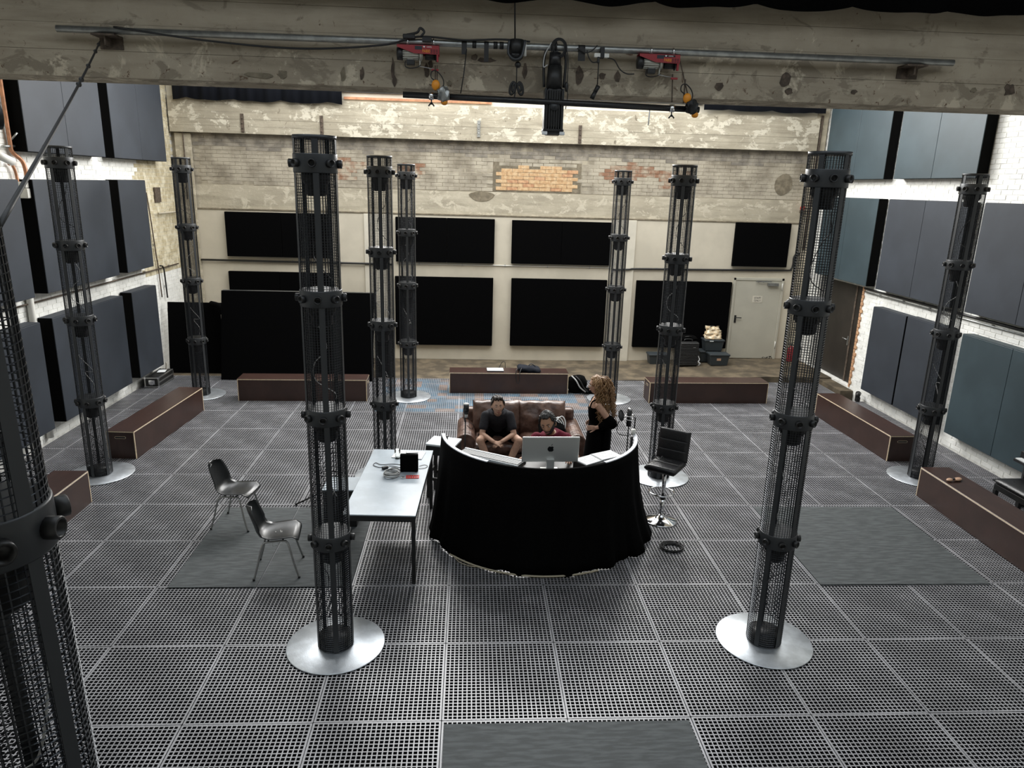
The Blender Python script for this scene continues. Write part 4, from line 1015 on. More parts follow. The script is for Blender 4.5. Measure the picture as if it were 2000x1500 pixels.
for z in (1.08, 1.13): g.tube([(.058 * math.cos(a), .058 * math.sin(a), z) for a in [2 * PI * k / 20 for k in range(20)]], .006, 6, True)
for k in range(4): g.cyl((.058 * math.cos(k * PI / 2), .058 * math.sin(k * PI / 2), 1.08), (.03 * math.cos(k * PI / 2 + .4), .03 * math.sin(k * PI / 2 + .4), 1.13), .003)
g.ob('shock_mount', 'chrome', t)
G().tube([(.06, 0, 1.1), (.085, 0, 1.1), (.082, 0, .95), (.075, 0, .88)], .009, 8).ob('side_arm', 'steel_black', t)
G().tube(spline([(.075, 0, .88), (.0, -.01, .85), (-.10, -.02, .86), (-.155, -.02, .90), (-.16, -.03, 1.0), (-.14, -.03, 1.06)], 5), .006, 6).ob('gooseneck', 'steel_black', t)
q = Matrix.Rotation(.95, 3, 'Z') @ Matrix.Rotation(R(75), 3, 'X')
g = G(); g.tube([Vector((-.118, -.03, 1.14)) + q @ Vector((.075 * math.cos(a), .075 * math.sin(a), 0)) for a in [2 * PI * k / 28 for k in range(28)]], .006, 6, True); g.ob('filter_ring', 'steel_black', t)
g = G(); g.lathe([(0, -.001), (.074, -.001), (.074, .001), (0, .001)], n=28); g.v = [tuple(Vector((-.118, -.03, 1.14)) + q @ Vector(v)) for v in g.v]; g.ob('filter_mesh', 'steel_grey', t)
# ================================================================ THINGS AT THE BACK OF THE ROOM
t = thing('laptop', 'silver closed laptop lying on the back middle bench', 'laptop', (.72, 9.50, .432), .02)
G().bb(-.17, .17, -.12, .12, 0, .018).ob('laptop_body', 'steel_grey', t, .005); G().bb(-.168, .168, -.118, .118, .0185, .026).ob('laptop_lid', 'white_top', t, .004); G().bb(-.02, .02, -.012, .012, .0262, .0266).ob('lid_mark', 'ink', t)
tag(G().tube(spline([(.80, 9.62, .44), (.86, 9.66, .56), (.92, 9.62, .58), (.93, 9.6, .46)], 6), .006, 6).ob('loose_cable', 'cable'), 'short black cable arch behind the laptop on the bench', 'cable')
t = thing('waist_bag', 'black bag with loose strap lying on the back middle bench', 'bag', (1.40, 9.47, .432))
g = cushion(G(), (0, 0, .055), (.24, .14, .062), Matrix.Rotation(.1, 4, 'Y'), 16, 12, .8, 2.2)
g.v = [tuple(Vector(v) + Vector((0, 0, .025 * mnoise.noise(Vector(v) * 11)))) for v in g.v]; g.ob('bag_body', 'cloth_navy', t)
G().tube(spline([(-.2, -.08, .09), (-.26, -.2, .07), (-.27, -.235, -.05), (-.25, -.235, -.17), (-.22, -.24, -.20), (-.19, -.235, -.12), (-.19, -.22, .02), (-.14, -.1, .11)], 6), .008, 6).ob('strap', 'cable', t)
G().tube(spline([(-.02, -.02, .11), (.05, .02, .15), (.14, .0, .11)], 6), .012, 6).ob('handle', 'cable', t)
t = thing('backpack', 'black backpack slumped on the grating against the back bench', 'backpack', (2.46, 9.48, 0), -.15)
g = cushion(G(), (0, 0, .17), (.20, .15, .19), Matrix.Rotation(-.25, 4, 'Y'), 18, 16, .85, 2.2)
g.v = [tuple(Vector(v) + Vector((.0, 0, 0)) + .03 * Vector((mnoise.noise(Vector(v) * 6), mnoise.noise(Vector(v) * 6 + Vector((5, 0, 0))), 0))) for v in g.v]; g.ob('bag_body', 'cloth_black', t)
cushion(G(), (.22, -.06, .06), (.14, .10, .05), I4, 10, 8, .8, 2.2).ob('side_pocket', 'cloth_black', t)
for k in range(2): G().tube(spline([(-.16 + .08 * k, -.10, .36), (-.06 + .08 * k, -.17, .28), (.02 + .08 * k, -.18, .15), (.14 + .05 * k, -.16, .05)], 6), .014, 6).ob('strap', 'cable_grey' if k == 0 else 'cable', t)
t = thing('suitcase', 'black ribbed hard shell suitcase standing before the back wall', 'suitcase', (5.34, 11.62, .03), .05)
g = G(); g.bb(-.235, .235, -.14, .14, .05, .63); g.ob('shell', 'steel_black', t, .04, 4)
for k in range(14): G().bb(-.215, .215, -.152, -.138, .09 + k * .038, .09 + k * .038 + .022).ob('rib', 'steel_black', t, .005, 1)
G().tube(spline([(-.09, 0, .63), (-.08, 0, .675), (.08, 0, .675), (.09, 0, .63)], 5), .014, 8).ob('handle', 'steel_black', t)
g = G(); [g.cyl((x - .012, y, .028), (x + .012, y, .028), .028, n=12) for x in (-.19, .19) for y in (-.1, .1)]; g.ob('wheels', 'cable', t)
G().bb(.08, .14, -.1545, -.152, .50, .515).ob('maker_plate', 'galv', t); G().bb(.236, .24, -.03, .0, .44, .47).ob('zip_pull', 'chrome', t)
t = thing('soft_case', 'black soft bag laid on top of the ribbed suitcase', 'bag', (5.34, 11.74, .655), .05)
cushion(G(), (0, .02, .055), (.23, .13, .07), I4, 14, 10, .8, 2.4).ob('bag_body', 'cloth_black', t); G().tube(spline([(-.08, -.08, .10), (0, -.12, .12), (.08, -.08, .10)], 5), .01, 6).ob('handle', 'cable', t)
tag(G().tube(spline([(5.62, 11.66, .30), (5.65, 11.62, .22), (5.62, 11.6, .17), (5.66, 11.6, .12), (5.63, 11.6, .08)], 5), [.012] * 10 + [.022] * 6 + [.015] * 5, 7).ob('white_rag', 'paper'), 'crumpled white cloth hanging beside the suitcase', 'cloth')
def tub(x, y, z, rz, label, w_=.46, d_=.30, h_=.28, lab=None):
    t = thing('storage_tub', label, 'tub', (x, y, z), rz, 'grey plastic storage tubs')
    g = G(); rs = []
    for q, zz in ((.86, 0), (1, h_ - .04)): rs.append([Vector((sx * w_ / 2 * q, sy * d_ / 2 * q, zz)) for sx, sy in ((-1, -1), (1, -1), (1, 1), (-1, 1))])
    g.rings(rs, False, True, False); g.ob('tub_body', 'bin', t, .015, 3)
    G().bb(-w_ / 2 - .015, w_ / 2 + .015, -d_ / 2 - .015, d_ / 2 + .015, h_ - .045, h_).ob('tub_lid', 'bin', t, .014, 3)
    if lab == 'tape': G().box((-.02, -d_ / 2 * .93 - .004, h_ * .55), (.10, .006, .055)).ob('tape_label', 'tan_wood', t)
    if lab == 'clip': G().box((-.08, -d_ / 2 - .017, h_ - .03), (.09, .008, .016)).ob('label_sticker', 'paper', t)
    return t
tub(6.09, 11.62, .105, .0, 'slate plastic tub with tape label, lowest front one left of staff door', lab='tape')
tub(5.97, 11.97, .105, .0, 'slate plastic tub standing behind the lowest tub', w_=.5)
tub(6.03, 11.92, .39, .0, 'slate plastic tub with white sticker, under the golden bag', lab='clip')
tub(4.72, 11.95, .03, .0, 'slate plastic tub left of the suitcase, half behind a mesh column', h_=.26)
t = thing('shopping_bag', 'crumpled golden plastic bag on the stacked tubs', 'bag', (6.02, 11.90, .672))
g = G(); rs = []
for i in range(13):
    f = i / 12; row = []
    for k in range(32):
        a = 2 * PI * k / 32; c, s = math.cos(a), math.sin(a)
        q = (abs(c) ** 4 + abs(s) ** 4) ** -.25
        nz = .05 * mnoise.noise(Vector((c * 2.2, s * 2.2, f * 5))) + .03 * mnoise.noise(Vector((c * 6, s * 6, f * 9)))
        row.append(Vector((c * q * (.20 - .045 * f + nz), s * q * (.115 - .05 * f + nz) + .07 * f, .005 + .265 * f + (.03 * math.sin(3 * a) if i == 12 else 0))))
    rs.append(row)
g.rings(rs); g.ob('bag_body', 'gold_foil', t); 
for k in range(2): G().tube(spline([(-.08, .04 + .03 * k, .26), (-.03, .03 + .03 * k, .30), (.05, .03 + .03 * k, .285), (.10, .04 + .03 * k, .25)], 5), .008, 6).ob('handle', 'cable', t)
t = thing('fire_extinguisher', 'red fire extinguisher on the floor right of the staff door', 'extinguisher', (8.0, 11.95, .131))
G().lathe([(0, 0), (.07, 0), (.075, .02), (.075, .30), (.05, .36), (.022, .385), (0, .385)], n=24).ob('cylinder', 'red', t)
g = G(); g.cyl((0, 0, .38), (0, 0, .43), .018); g.bb(-.12, .03, -.01, .01, .43, .445); g.bb(-.10, .03, -.01, .01, .405, .415); g.ob('valve_handle', 'steel_black', t)
G().tube(spline([(.02, 0, .41), (.09, 0, .36), (.09, 0, .15), (.08, 0, .08)], 5), .011, 8).ob('hose', 'cable', t)
t = thing('alarm_bell', 'small red alarm light high in the back right corner', 'alarm', (7.93, 12.18, 3.76))
G().lathe([(0, 0), (.055, 0), (.05, .05), (.025, .065), (0, .068)], n=20, axis=(0, -1, 0)).ob('dome', 'red_bright', t); G().box((0, .04, -.08), (.05, .06, .07)).ob('mount', 'rust', t)
t = thing('flight_case', 'small black flight case with silver edges by left wall', 'case', (-6.12, 9.80, 0), 0)
G().bb(-.13, .13, -.36, .36, .02, .20).ob('case_body', 'steel_black', t)
g = G()
for x in (-.13, .13):
    for z in (.02, .20): g.box((x, 0, z), (.022, .74, .022))
for y in (-.36, .36):
    for z in (.02, .20): g.box((0, y, z), (.27, .022, .022))
    for x in (-.13, .13): g.box((x, y, .11), (.022, .022, .19))
g.ob('metal_edges', 'tube_steel', t)
g = G(); [g.box((x, y, z), (.036, .036, .036)) for x in (-.128, .128) for y in (-.358, .358) for z in (.022, .20)]; g.ob('ball_corners', 'chrome', t)
g = G(); g.bb(-.06, .06, -.372, -.36, .07, .16); g.bb(-.03, .03, -.384, -.372, .06, .12); g.ob('latch', 'chrome', t, .004); G().bb(.131, .136, -.34, .34, .095, .125).ob('side_band', 'tube_steel', t)
tag(G().box((-6.12, 9.95, .216), (.15, .22, .006), .2).ob('paper_sheet', 'paper'), 'pale paper sheet lying on the small flight case', 'paper')
o = tag(G().box((0, 0, .07), (.01, .16, .14)).ob('card', 'plaster_light', None, .002, 1), 'grey card standing on the flight case end near corner', 'card'); o.location = (-6.1, 10.12, .212); o.rotation_euler = (0, .1, .5)
t = thing('castanets', 'two small tan wooden pieces lying on the right edge bench', 'castanets', (6.69, 3.84, .432), .5)
G().ell((-.07, .02, .022), (.055, .035, .02)).ob('wooden_shell', 'tan_wood', t); G().ell((.06, -.02, .02), (.075, .04, .018)).ob('wooden_shell', 'tan_wood', t); G().cyl((-.03, .0, .03), (.0, -.01, .03), .012).ob('cord', 'cable', t)
t = thing('floor_spotlight', 'small black lamp on the floor at the foot of right wall', 'lamp', (8.16, 9.0, 0))
G().cyl((-.03, -.04, .12), (.03, .05, .16), .045, .055, 14).ob('lamp_body', 'steel_black', t); G().bb(-.04, .04, -.04, .04, 0, .10).ob('lamp_foot', 'steel_black', t, .01)

# ================================================================ RIGGING ON THE NEAR BEAM
PY = 3.0; PZ = lambda x: 5.428 + .0012 * x
t = thing('rigging_pipe', 'long galvanised pipe fixed along the face of near concrete beam', 'pipe')
G().cyl((-3.80, PY, PZ(-3.8)), (5.14, PY, PZ(5.14)), .032, n=18).ob('pipe_run', 'galv', t)
for x in (-3.36, 4.74):
    g = G(); g.bb(x - .11, x + .11, 2.95, 3.15, PZ(x) - .05, PZ(x) - .033); g.bb(x - .11, x + .11, 3.125, 3.15, PZ(x) - .15, PZ(x) - .04); g.bb(x - .008, x + .008, 2.99, 3.13, PZ(x) - .13, PZ(x) - .05)
    g.ob('bracket', 'rust', t)
for x in (.02, .06, .30, 1.26):
    pass
for x, w_, l_ in ((.10, .05, .10), (.32, .045, .16), (1.27, .07, .12)):
    g = G().cyl((x - w_ / 2, PY, PZ(x)), (x + w_ / 2, PY, PZ(x)), .0345, n=18); g.bb(x - w_ / 2, x + w_ / 2, 2.963, 2.968, PZ(x) - l_ + .0, PZ(x) + .0); g.ob('black_tape', 'cable', t)
for x in (.20, .41, .47): G().cyl((x - .02, PY, PZ(x)), (x + .02, PY, PZ(x)), .0345, n=18).ob('black_tape', 'cable', t)
def hoist(x0, label):
    z0 = PZ(x0) - .035
    t = thing('electric_hoist', label, 'hoist', (x0, PY - .02, z0), 0, 'two red electric hoists')
    y0, y1 = -.07, .06
    poly = [(0, 0), (.41, 0), (.41, -.085), (.17, -.08), (0, -.025)]
    G().prism(poly, .004, Matrix.Translation((0, y0, 0)) @ FRONT).ob('red_housing', 'red', t)
    G().prism(poly, .004, Matrix.Translation((0, y1, 0)) @ FRONT).ob('red_housing', 'red', t)
    G().bb(0, .41, y0 - .004, y1, -.004, 0).ob('red_top_plate', 'red', t)
    G().bb(.385, .405, y0, y0 + .03, -.15, -.08).ob('stop_arm', 'red', t, .004)
    g = G().cyl((.05, 0, -.078), (.25, 0, -.078), .053, n=20)
    for k in range(16):
        a = 2 * PI * k / 16; g.box((.13, .055 * math.cos(a), -.078 + .055 * math.sin(a)), (.15, .006, .006))
    g.ob('motor', 'motor', t); G().cyl((-.005, 0, -.078), (.05, 0, -.078), .058, .061, 20).ob('motor_end_cap', 'steel_black', t)
    g = G(); g.cyl((.22, 0, -.085), (.235, 0, -.085), .065, n=18); g.bb(.215, .225, -.03, .02, -.185, -.08); g.ob('gear_flange', 'motor', t)
    G().cyl((.27, 0, -.085), (.38, 0, -.085), .042, n=18).ob('cable_drum', 'steel_black', t); G().cyl((.375, 0, -.085), (.383, 0, -.085), .055, n=18).ob('drum_flange', 'steel_black', t)
    g = G(); g.bb(.09, .17, -.075, -.01, -.185, -.135); g.ob('capacitor_box', 'steel_black', t, .006); G().bb(.10, .16, -.06, -.02, -.14, -.128).ob('box_lid', 'motor', t)
    G().tube(spline([(.08, -.05, -.15), (.08, -.06, -.20), (.13, -.06, -.215), (.2, -.05, -.20), (.23, -.05, -.18)], 5), .005, 6).ob('motor_cable', 'cable', t)
    G().tube([(.20, -.05, -.19), (.30, -.05, -.205), (.39, -.05, -.215)], .004, 6).ob('limit_lever', 'tube_steel', t); G().bb(.335, .405, -.062, -.045, -.232, -.212).ob('lever_tip', 'red', t, .004)
    for x in (.13 if x0 > 0 else .10, .355):
        g = G(); g.bb(x - .013, x + .013, -.02, .05, -.004, .012); g.tube([(x, .02 + .037 * math.cos(a), .035 + .037 * math.sin(a)) for a in [2 * PI * k / 16 for k in range(16)]], .010, 6, True); g.ob('pipe_clamp', 'chrome', t)
    lab = G().bb(.175, .245, y0 - .0056, y0 - .0045, -.045, -.012).ob('data_plate', 'panel', t)
    G().bb(.245, .36, y0 - .0056, y0 - .0045, -.028, -.010).ob('maker_plate', 'ink' if x0 > 0 else 'red', t)
    sh = [(.255, -.012), (.275, -.012), (.273, -.020), (.265, -.027), (.257, -.020)]
    G().prism(sh, .001, Matrix.Translation((0, y0 - .006, 0)) @ FRONT).ob('shield_mark', 'paper', t)
    text('maker_lettering', 'GABRIEL', .0135, 'paper', Matrix.Translation((.315, y0 - .0062, -.019)) @ FRONT, t)
    text('lettering', 'PA800', .040, 'orange', Matrix.Translation((.285, y0 - .0062, -.058)) @ FRONT @ Matrix.Scale(.72, 4, (1, 0, 0)), t)
    g = G(); [g.bb(.328 + c * .026, .346 + c * .026, y0 - .0056, y0 - .0045, -.048 - r * .014, -.042 - r * .014) for r in range(3) for c in range(3)]; g.ob('warning_labels', 'ink', t)
    return t
hoist(-.555, 'red electric hoist with silver motor on the pipe, left of centre')
hoist(1.845, 'red electric hoist with silver motor on the pipe, right of centre')
BY = 2.90; BZ = lambda x: 4.93 - .0154 * (x + .5)
t = thing('lighting_bar', 'black round lighting bar hanging from two hoists in front of near beam', 'bar')
G().cyl((-.50, BY, BZ(-.5)), (2.49, BY, BZ(2.49)), .030, n=18).ob('bar_tube', 'leather_black', t)
for x in (-.22, 2.21):
    g = G().cyl((x - .022, BY, BZ(x)), (x + .022, BY, BZ(x)), .038, n=18); g.ob('pipe_clamp', 'chrome', t)
    g = G(); g.cyl((x, BY, BZ(x) - .03), (x, BY, BZ(x) - .08), .007); [g.cyl((x, BY, BZ(x) - .06), (x + dx, BY - .01, BZ(x) - .095), .007) for dx in (-.028, .028)]; g.ob('wing_bolt', 'steel_black', t)
for x, xt, lb in ((-.13, .0, 'yellow hoist hook block with cable and plastic wrap, left end of lighting bar'), (2.37, 2.25, 'yellow hoist hook block with cable tangle, right end of lighting bar')):
    s = -1 if x < 1 else 1
    z = BZ(x)
    t = thing('hook_block', lb, 'hook', (x, BY - .01, z))
    G().ell((-.045 if s < 0 else -.02, -.02, .10), (.042, .03, .05)).ob('yellow_body', 'orange', t); G().ell((.04 if s < 0 else .07, -.03, -.055), (.036, .03, .03)).ob('yellow_end', 'orange', t)
    G().tube(spline([(-.05, -.02, .14), (-.09, -.02, .17), (-.085, -.02, .22), (-.04, -.02, .23), (.02, -.02, .17), (.03, -.02, .10), (-.03, -.03, .04)], 5), .006, 6).ob('cable_loop', 'cable', t)
    g = cushion(G(), (.03, -.035, .02), (.055, .04, .065), I4, 16, 14, .8, 2.4); g.v = [tuple(Vector(v) + .03 * Vector((mnoise.noise(Vector(v) * 32), mnoise.noise(Vector(v) * 32 + Vector((9, 0, 0))), mnoise.noise(Vector(v) * 28 + Vector((0, 9, 0)))))) for v in g.v]
    g.ob('plastic_wrap' if s < 0 else 'cable_tangle', 'galv' if s < 0 else 'cable', t)
    G().tube([(-.05, 0, .05), (-.05, .0, .28)], .008, 6).ob('hook_chain', 'rust', t)
for pts, lb in (([(-.165, 2.98, 5.22), (-.165, 2.93, 5.05)], 'thin steel hoist wire under the left red hoist'),
                ([(.125, 2.97, 5.38), (.10, 2.93, 5.15), (.07, 2.9, 4.96)], 'thin black cable from pipe to the left end of lighting bar'),
                ([(2.255, 2.94, 5.37), (2.32, 2.91, 5.15), (2.37, 2.88, 4.98)], 'thin dark red hoist rope to the right end of lighting bar'),
                ([(2.21, 2.98, 5.22), (2.21, 2.92, 4.95)], 'thin steel hoist wire under the right red hoist')):
    tag(G().tube(pts, .006, 6).ob('hoist_wire', 'rust' if 'red hoist' in lb else 'cable'), lb, 'wire')
# profile spotlight
t = thing('spotlight', 'long black profile spotlight hanging lens down from the pipe at centre', 'spotlight', (1.01, 2.99, 4.60))
g = G(); g.bb(-.075, .075, -.085, .085, .06, .44)
g.ob('lamp_body', 'steel_black', t, .02, 2)
for x in (-.075, -.05, -.025, .0, .025, .05, .075):
    G().bb(x - .006, x + .006, -.105, .105, .04, .42).ob('cooling_fin', 'steel_black', t)
for s in (-1, 1): G().bb(s * .088 - .010, s * .088 + .010, -.08, .08, .05, .44).ob('side_rail', 'steel_grey', t, .006)
G().cyl((0, -.105, .27), (0, -.112, .27), .045, n=20).ob('round_badge', 'steel_grey', t)
G().cyl((0, 0, .43), (0, 0, .66), .085, .07, 24).ob('lens_barrel', 'steel_black', t); G().cyl((0, 0, .655), (0, 0, .78), .062, .058, 24).ob('focus_tube', 'leather_black', t)
g = G(); g.bb(-.105, .105, -.10, .10, .025, .055); g.ob('front_frame', 'steel_black', t, .008); G().bb(-.07, .07, -.09, .09, 0, .022).ob('shutter', 'steel_black', t)
for s in (-1, 1): G().bb(s * .088 - .026, s * .088 + .026, -.116, -.06, -.004, .028).ob('light_leak_corner', 'paper', t, .006)  # white blocks standing in for window light showing past the frame
G().tube(spline([(-.10, .02, .46), (-.11, .02, .72), (-.06, .02, .84), (.06, .02, .84), (.11, .02, .72), (.10, .02, .46)], 5), .014, 8).ob('yoke', 'steel_black', t)
g = G(); g.tube([(0, .012 + .042 * math.cos(a), .835 + .042 * math.sin(a)) for a in [2 * PI * k / 16 for k in range(16)]], .014, 6, True); g.bb(-.025, .025, -.02, .03, .76, .80); g.ob('hook_clamp', 'steel_black', t)
for k in range(3): G().tube([(.03 + (.055 + .012 * k) * math.cos(a), -.05 + .01 * k, .82 + (.07 + .01 * k) * math.sin(a)) for a in [2 * PI * q / 22 for q in range(22)]], .006, 6, True).ob('cable_loop', 'cable', t)
G().tube(spline([(.10, -.04, .84), (.125, -.05, .7), (.125, -.05, .5), (.135, -.05, .38), (.12, -.05, .25)], 5), .005, 6).ob('safety_cable', 'cable', t); G().ell((.12, -.05, .46), (.018, .018, .05)).ob('snap_hook', 'steel_black', t)
G().tube(spline([(-.05, -.06, .86), (-.11, -.06, .75), (-.12, -.05, .64), (-.08, -.05, .66)], 5), .006, 6).ob('power_cable', 'cable_grey', t)
# strapped lamp/power unit left of the spotlight
t = thing('strapped_unit', 'black device strapped to the pipe left of the hanging spotlight', 'device', (.615, 2.97, 5.29))
G().cyl((0, 0, .06), (0, 0, .19), .07, .075, 20).ob('device_body', 'steel_black', t); G().ell((0, 0, .05), (.075, .06, .06)).ob('device_end', 'leather_black', t)
G().tube(spline([(-.07, -.03, .18), (-.08, -.06, .06), (-.02, -.08, -.0), (.05, -.08, .03), (.085, -.05, .18)], 5), .014, 6).ob('strap', 'steel_grey', t); G().tube([(.085, -.02, .18), (.088, -.03, .04)], .016, 6).ob('white_strap', 'white_plastic', t)
G().ell((.02, -.02, -.04), (.032, .032, .03)).ob('cable_gland', 'leather_black', t)
tag(G().tube([(.625, 2.95, 5.25), (.625, 2.94, 5.08)], .006, 6).ob('hanging_cable', 'cable'), 'thin black cable hanging under the strapped device', 'cable')
t = thing('cable_bundle', 'black bow shaped cable bundle hanging above lighting bar', 'cable', (.625, 2.93, 5.03))
for s, a, b in ((-1, .055, .09), (1, .055, .09), (-1, .03, .06), (1, .035, .05)): G().tube([(s * (.012 + a * .5 * (1 - math.cos(q))), .005 * a, .02 - b * math.sin(q) * .6 - b * .25 * (1 - math.cos(q))) for q in [2 * PI * k / 16 for k in range(16)]], .013, 6, True).ob('cable_loop', 'cable', t)
G().tube(spline([(0, 0, .05), (-.01, 0, -.03), (-.02, 0, -.10)], 5), .008, 6).ob('cable_end', 'cable', t)
t = thing('power_strip', 'white power strip taped to the pipe right of the spotlight', 'power strip', (1.47, 2.955, 5.365))
G().bb(-.075, .075, -.02, .02, -.02, .02).ob('strip_body', 'white_plastic', t, .006); G().bb(-.015, .025, -.024, .055, -.022, .075).ob('tape_wrap', 'cable', t); G().bb(-.045, -.02, -.03, .0, -.075, -.015).ob('plug', 'steel_black', t, .006)
G().tube(spline([(.06, -.01, -.02), (.13, -.01, -.04), (.19, -.01, -.12), (.26, -.01, -.16), (.34, -.01, -.16)], 6), .006, 6).ob('power_cable', 'cable', t)
G().tube(spline([(-.035, -.01, -.06), (-.09, -.01, -.065), (-.13, -.01, -.02), (-.15, -.01, .04)], 6), .006, 6).ob('power_cable', 'cable', t)
G().tube(spline([(-.25, -.01, .06), (-.17, -.01, .02), (-.10, -.01, .04), (-.05, -.02, .09)], 6), .006, 6).ob('power_cable', 'cable', t)
t = thing('hanging_plug', 'black plug coupling hanging on its cable right of the spotlight', 'plug', (1.44, 2.93, 5.03))
G().cyl((.0, 0, .06), (.0, 0, .27), .006, n=6).ob('plug_cable', 'cable', t); G().cyl((.01, 0, .05), (-.02, 0, -.01), .024, .020, 12).ob('coupling', 'steel_black', t); G().cyl((-.02, 0, -.01), (-.05, 0, -.075), .020, .024, 12).ob('coupling', 'steel_black', t)
tag(G().tube(spline([(-3.25, 2.96, 5.45), (-2.4, 2.94, 5.36), (-1.5, 2.94, 5.32), (-.7, 2.94, 5.38), (-.35, 2.95, 5.47), (.1, 2.95, 5.455), (.45, 2.95, 5.475), (.75, 2.95, 5.465)], 8), .010, 6).ob('sagging_cable', 'cable'), 'black cable sagging along the pipe from the left bracket', 'cable')
t = thing('cable_clutter', 'tangle of black cable and clamps above the left red hoist', 'cable', (-.36, 2.96, 5.455))
g = G(); g.bb(-.14, -.02, -.03, .03, -.01, .035); g.ob('clamp_body', 'cable', t, .01); G().tube(spline([(-.1, 0, .03), (.0, -.02, .05), (.03, -.02, .09), (.07, -.02, .06), (.04, -.02, .02)], 5), .012, 6).ob('cable_loop', 'cable', t); G().bb(.05, .14, -.03, .03, -.03, .01).ob('tape_wrap', 'cable', t)
tag(G().tube([(.60, 2.95, 5.48), (.57, 2.90, 6.3), (.56, 2.9, 7.15)], .008, 6).ob('hanging_cable', 'cable'), 'thin black cable running up from the strapped device', 'cable')
tag(G().tube(bez((-3.38, 2.93, 5.31), (-1.03, -2.84, 3.955), .02, 30), .0085, 6).ob('slack_cable', 'cable'), 'black cable with ties slanting from the left bracket to the nearest column', 'cable')
for k, f in enumerate([Vector((-3.38, 2.93, 5.31)).lerp(Vector((-1.03, -2.84, 3.955)), q) - Vector((0, 0, .08 * q * (1 - q))) for q in (.045, .15, .33, .46, .50)]):
    G().ell(f, (.013, .025, .016), 8, 6).ob('cable_tie', 'cable', bpy.data.objects['slack_cable'])
tag(G().tube([(1.985, 2.9, 4.90), (1.98, 2.9, 4.72)], .006, 6).ob('string', 'paper'), 'short white cord hanging from the lighting bar', 'string')

# ================================================================ PEOPLE
def ear(g, H, s): pass
def frame(fwd, upv):
    f = Vector(fwd).normalized(); u = Vector(upv); u = (u - f * u.dot(f)).normalized(); r = f.cross(u)
    return Matrix((r, f, u)).transposed()
def head_pt(th, ph, grow=0.0, feat=True):
    """unit head, ~0.24 high: th 0..2pi about the vertical (pi/2 = face), ph 0..pi from crown"""
    sx, cz = math.sin(ph), math.cos(ph)
    x, y, z = math.cos(th) * sx, math.sin(th) * sx, cz
    px, py, pz = x * .077, y * .098, z * .122
    if z < 0:
        t = -z; px *= 1 - .28 * t ** 1.2; py *= 1 - .06 * t
        if y < 0: py *= 1 - .38 * t
    if y > 0 and feat:
        gs = lambda a, b, s1, s2: math.exp(-((px - a) / s1) ** 2 - ((pz - b) / s2) ** 2)
        py += .022 * gs(0, -.028, .011, .016) + .014 * gs(0, -.004, .008, .022)
        py += .007 * (gs(.028, .026, .022, .009) + gs(-.028, .026, .022, .009))
        py -= .010 * (gs(.031, .008, .014, .010) + gs(-.031, .008, .014, .010))
        py += .007 * gs(0, -.062, .024, .007) + .004 * gs(0, -.074, .018, .006) - .004 * gs(0, -.068, .024, .003)
        py += .011 * gs(0, -.100, .028, .018)
        py += .004 * (gs(.042, -.028, .018, .02) + gs(-.042, -.028, .018, .02))
        py -= .006 * (gs(.05, -.06, .016, .02) + gs(-.05, -.06, .016, .02))
    v = Vector((px, py, pz))
    if grow: v += v.normalized() * grow
    return v
def add_head(g, c, F, s, n=40, m_=30):
    rs = [[Vector(c) + F @ (head_pt(2 * PI * k / n, PI * i / m_) * s) for k in range(n)] for i in range(1, m_)]
    g.rings(rs)
    for q in (-1, 1): g.ell(Vector(c) + F @ Vector((q * .080 * s, -.004 * s, -.006 * s)), (.012 * s, .020 * s, .031 * s), rot=F)
def head_shell(c, F, s, cond, grow, name, material, parent, n=72, m_=54, wave=.0, feat=False):
    vs = {}; g = G(); idx = {}
    def vid(i, k, lay):
        k %= n; key = (i, k, lay)
        if key not in idx:
            th, ph = 2 * PI * k / n, PI * max(i, .02) / m_
            gr = (grow(th, ph) if lay else -.004)
            v = head_pt(th, ph, 0, feat)
            if lay and wave: gr += wave * mnoise.noise(v * 60) + wave * .3 * math.sin(th * 14 + 6 * mnoise.noise(v * 25))
            v = v + v.normalized() * gr
            idx[key] = len(g.v); g.v.append(tuple(Vector(c) + F @ (v * s)))
        return idx[key]
    on = {(i, k) for i in range(m_) for k in range(n) if cond(2 * PI * (k + .5) / n, PI * (i + .5) / m_)}
    for i, k in on:
        for lay in (0, 1):
            q = (vid(i, k, lay), vid(i, k + 1, lay), vid(i + 1, k + 1, lay), vid(i + 1, k, lay))
            g.f.append(q if lay else q[::-1]); g.mi.append(0); g.sm.append(True)
        for (di, dk, a, b) in ((-1, 0, (0, 0), (0, 1)), (1, 0, (1, 0), (1, 1)), (0, -1, (0, 0), (1, 0)), (0, 1, (0, 1), (1, 1))):
            if (i + di, (k + dk) % n) not in on and 0 <= i + di < m_:
                p, q = (i + a[0], k + a[1]), (i + b[0], k + b[1])
                g.f.append((vid(*p, 0), vid(*q, 0), vid(*q, 1), vid(*p, 1))); g.mi.append(0); g.sm.append(True)
    return g.ob(name, material, parent)
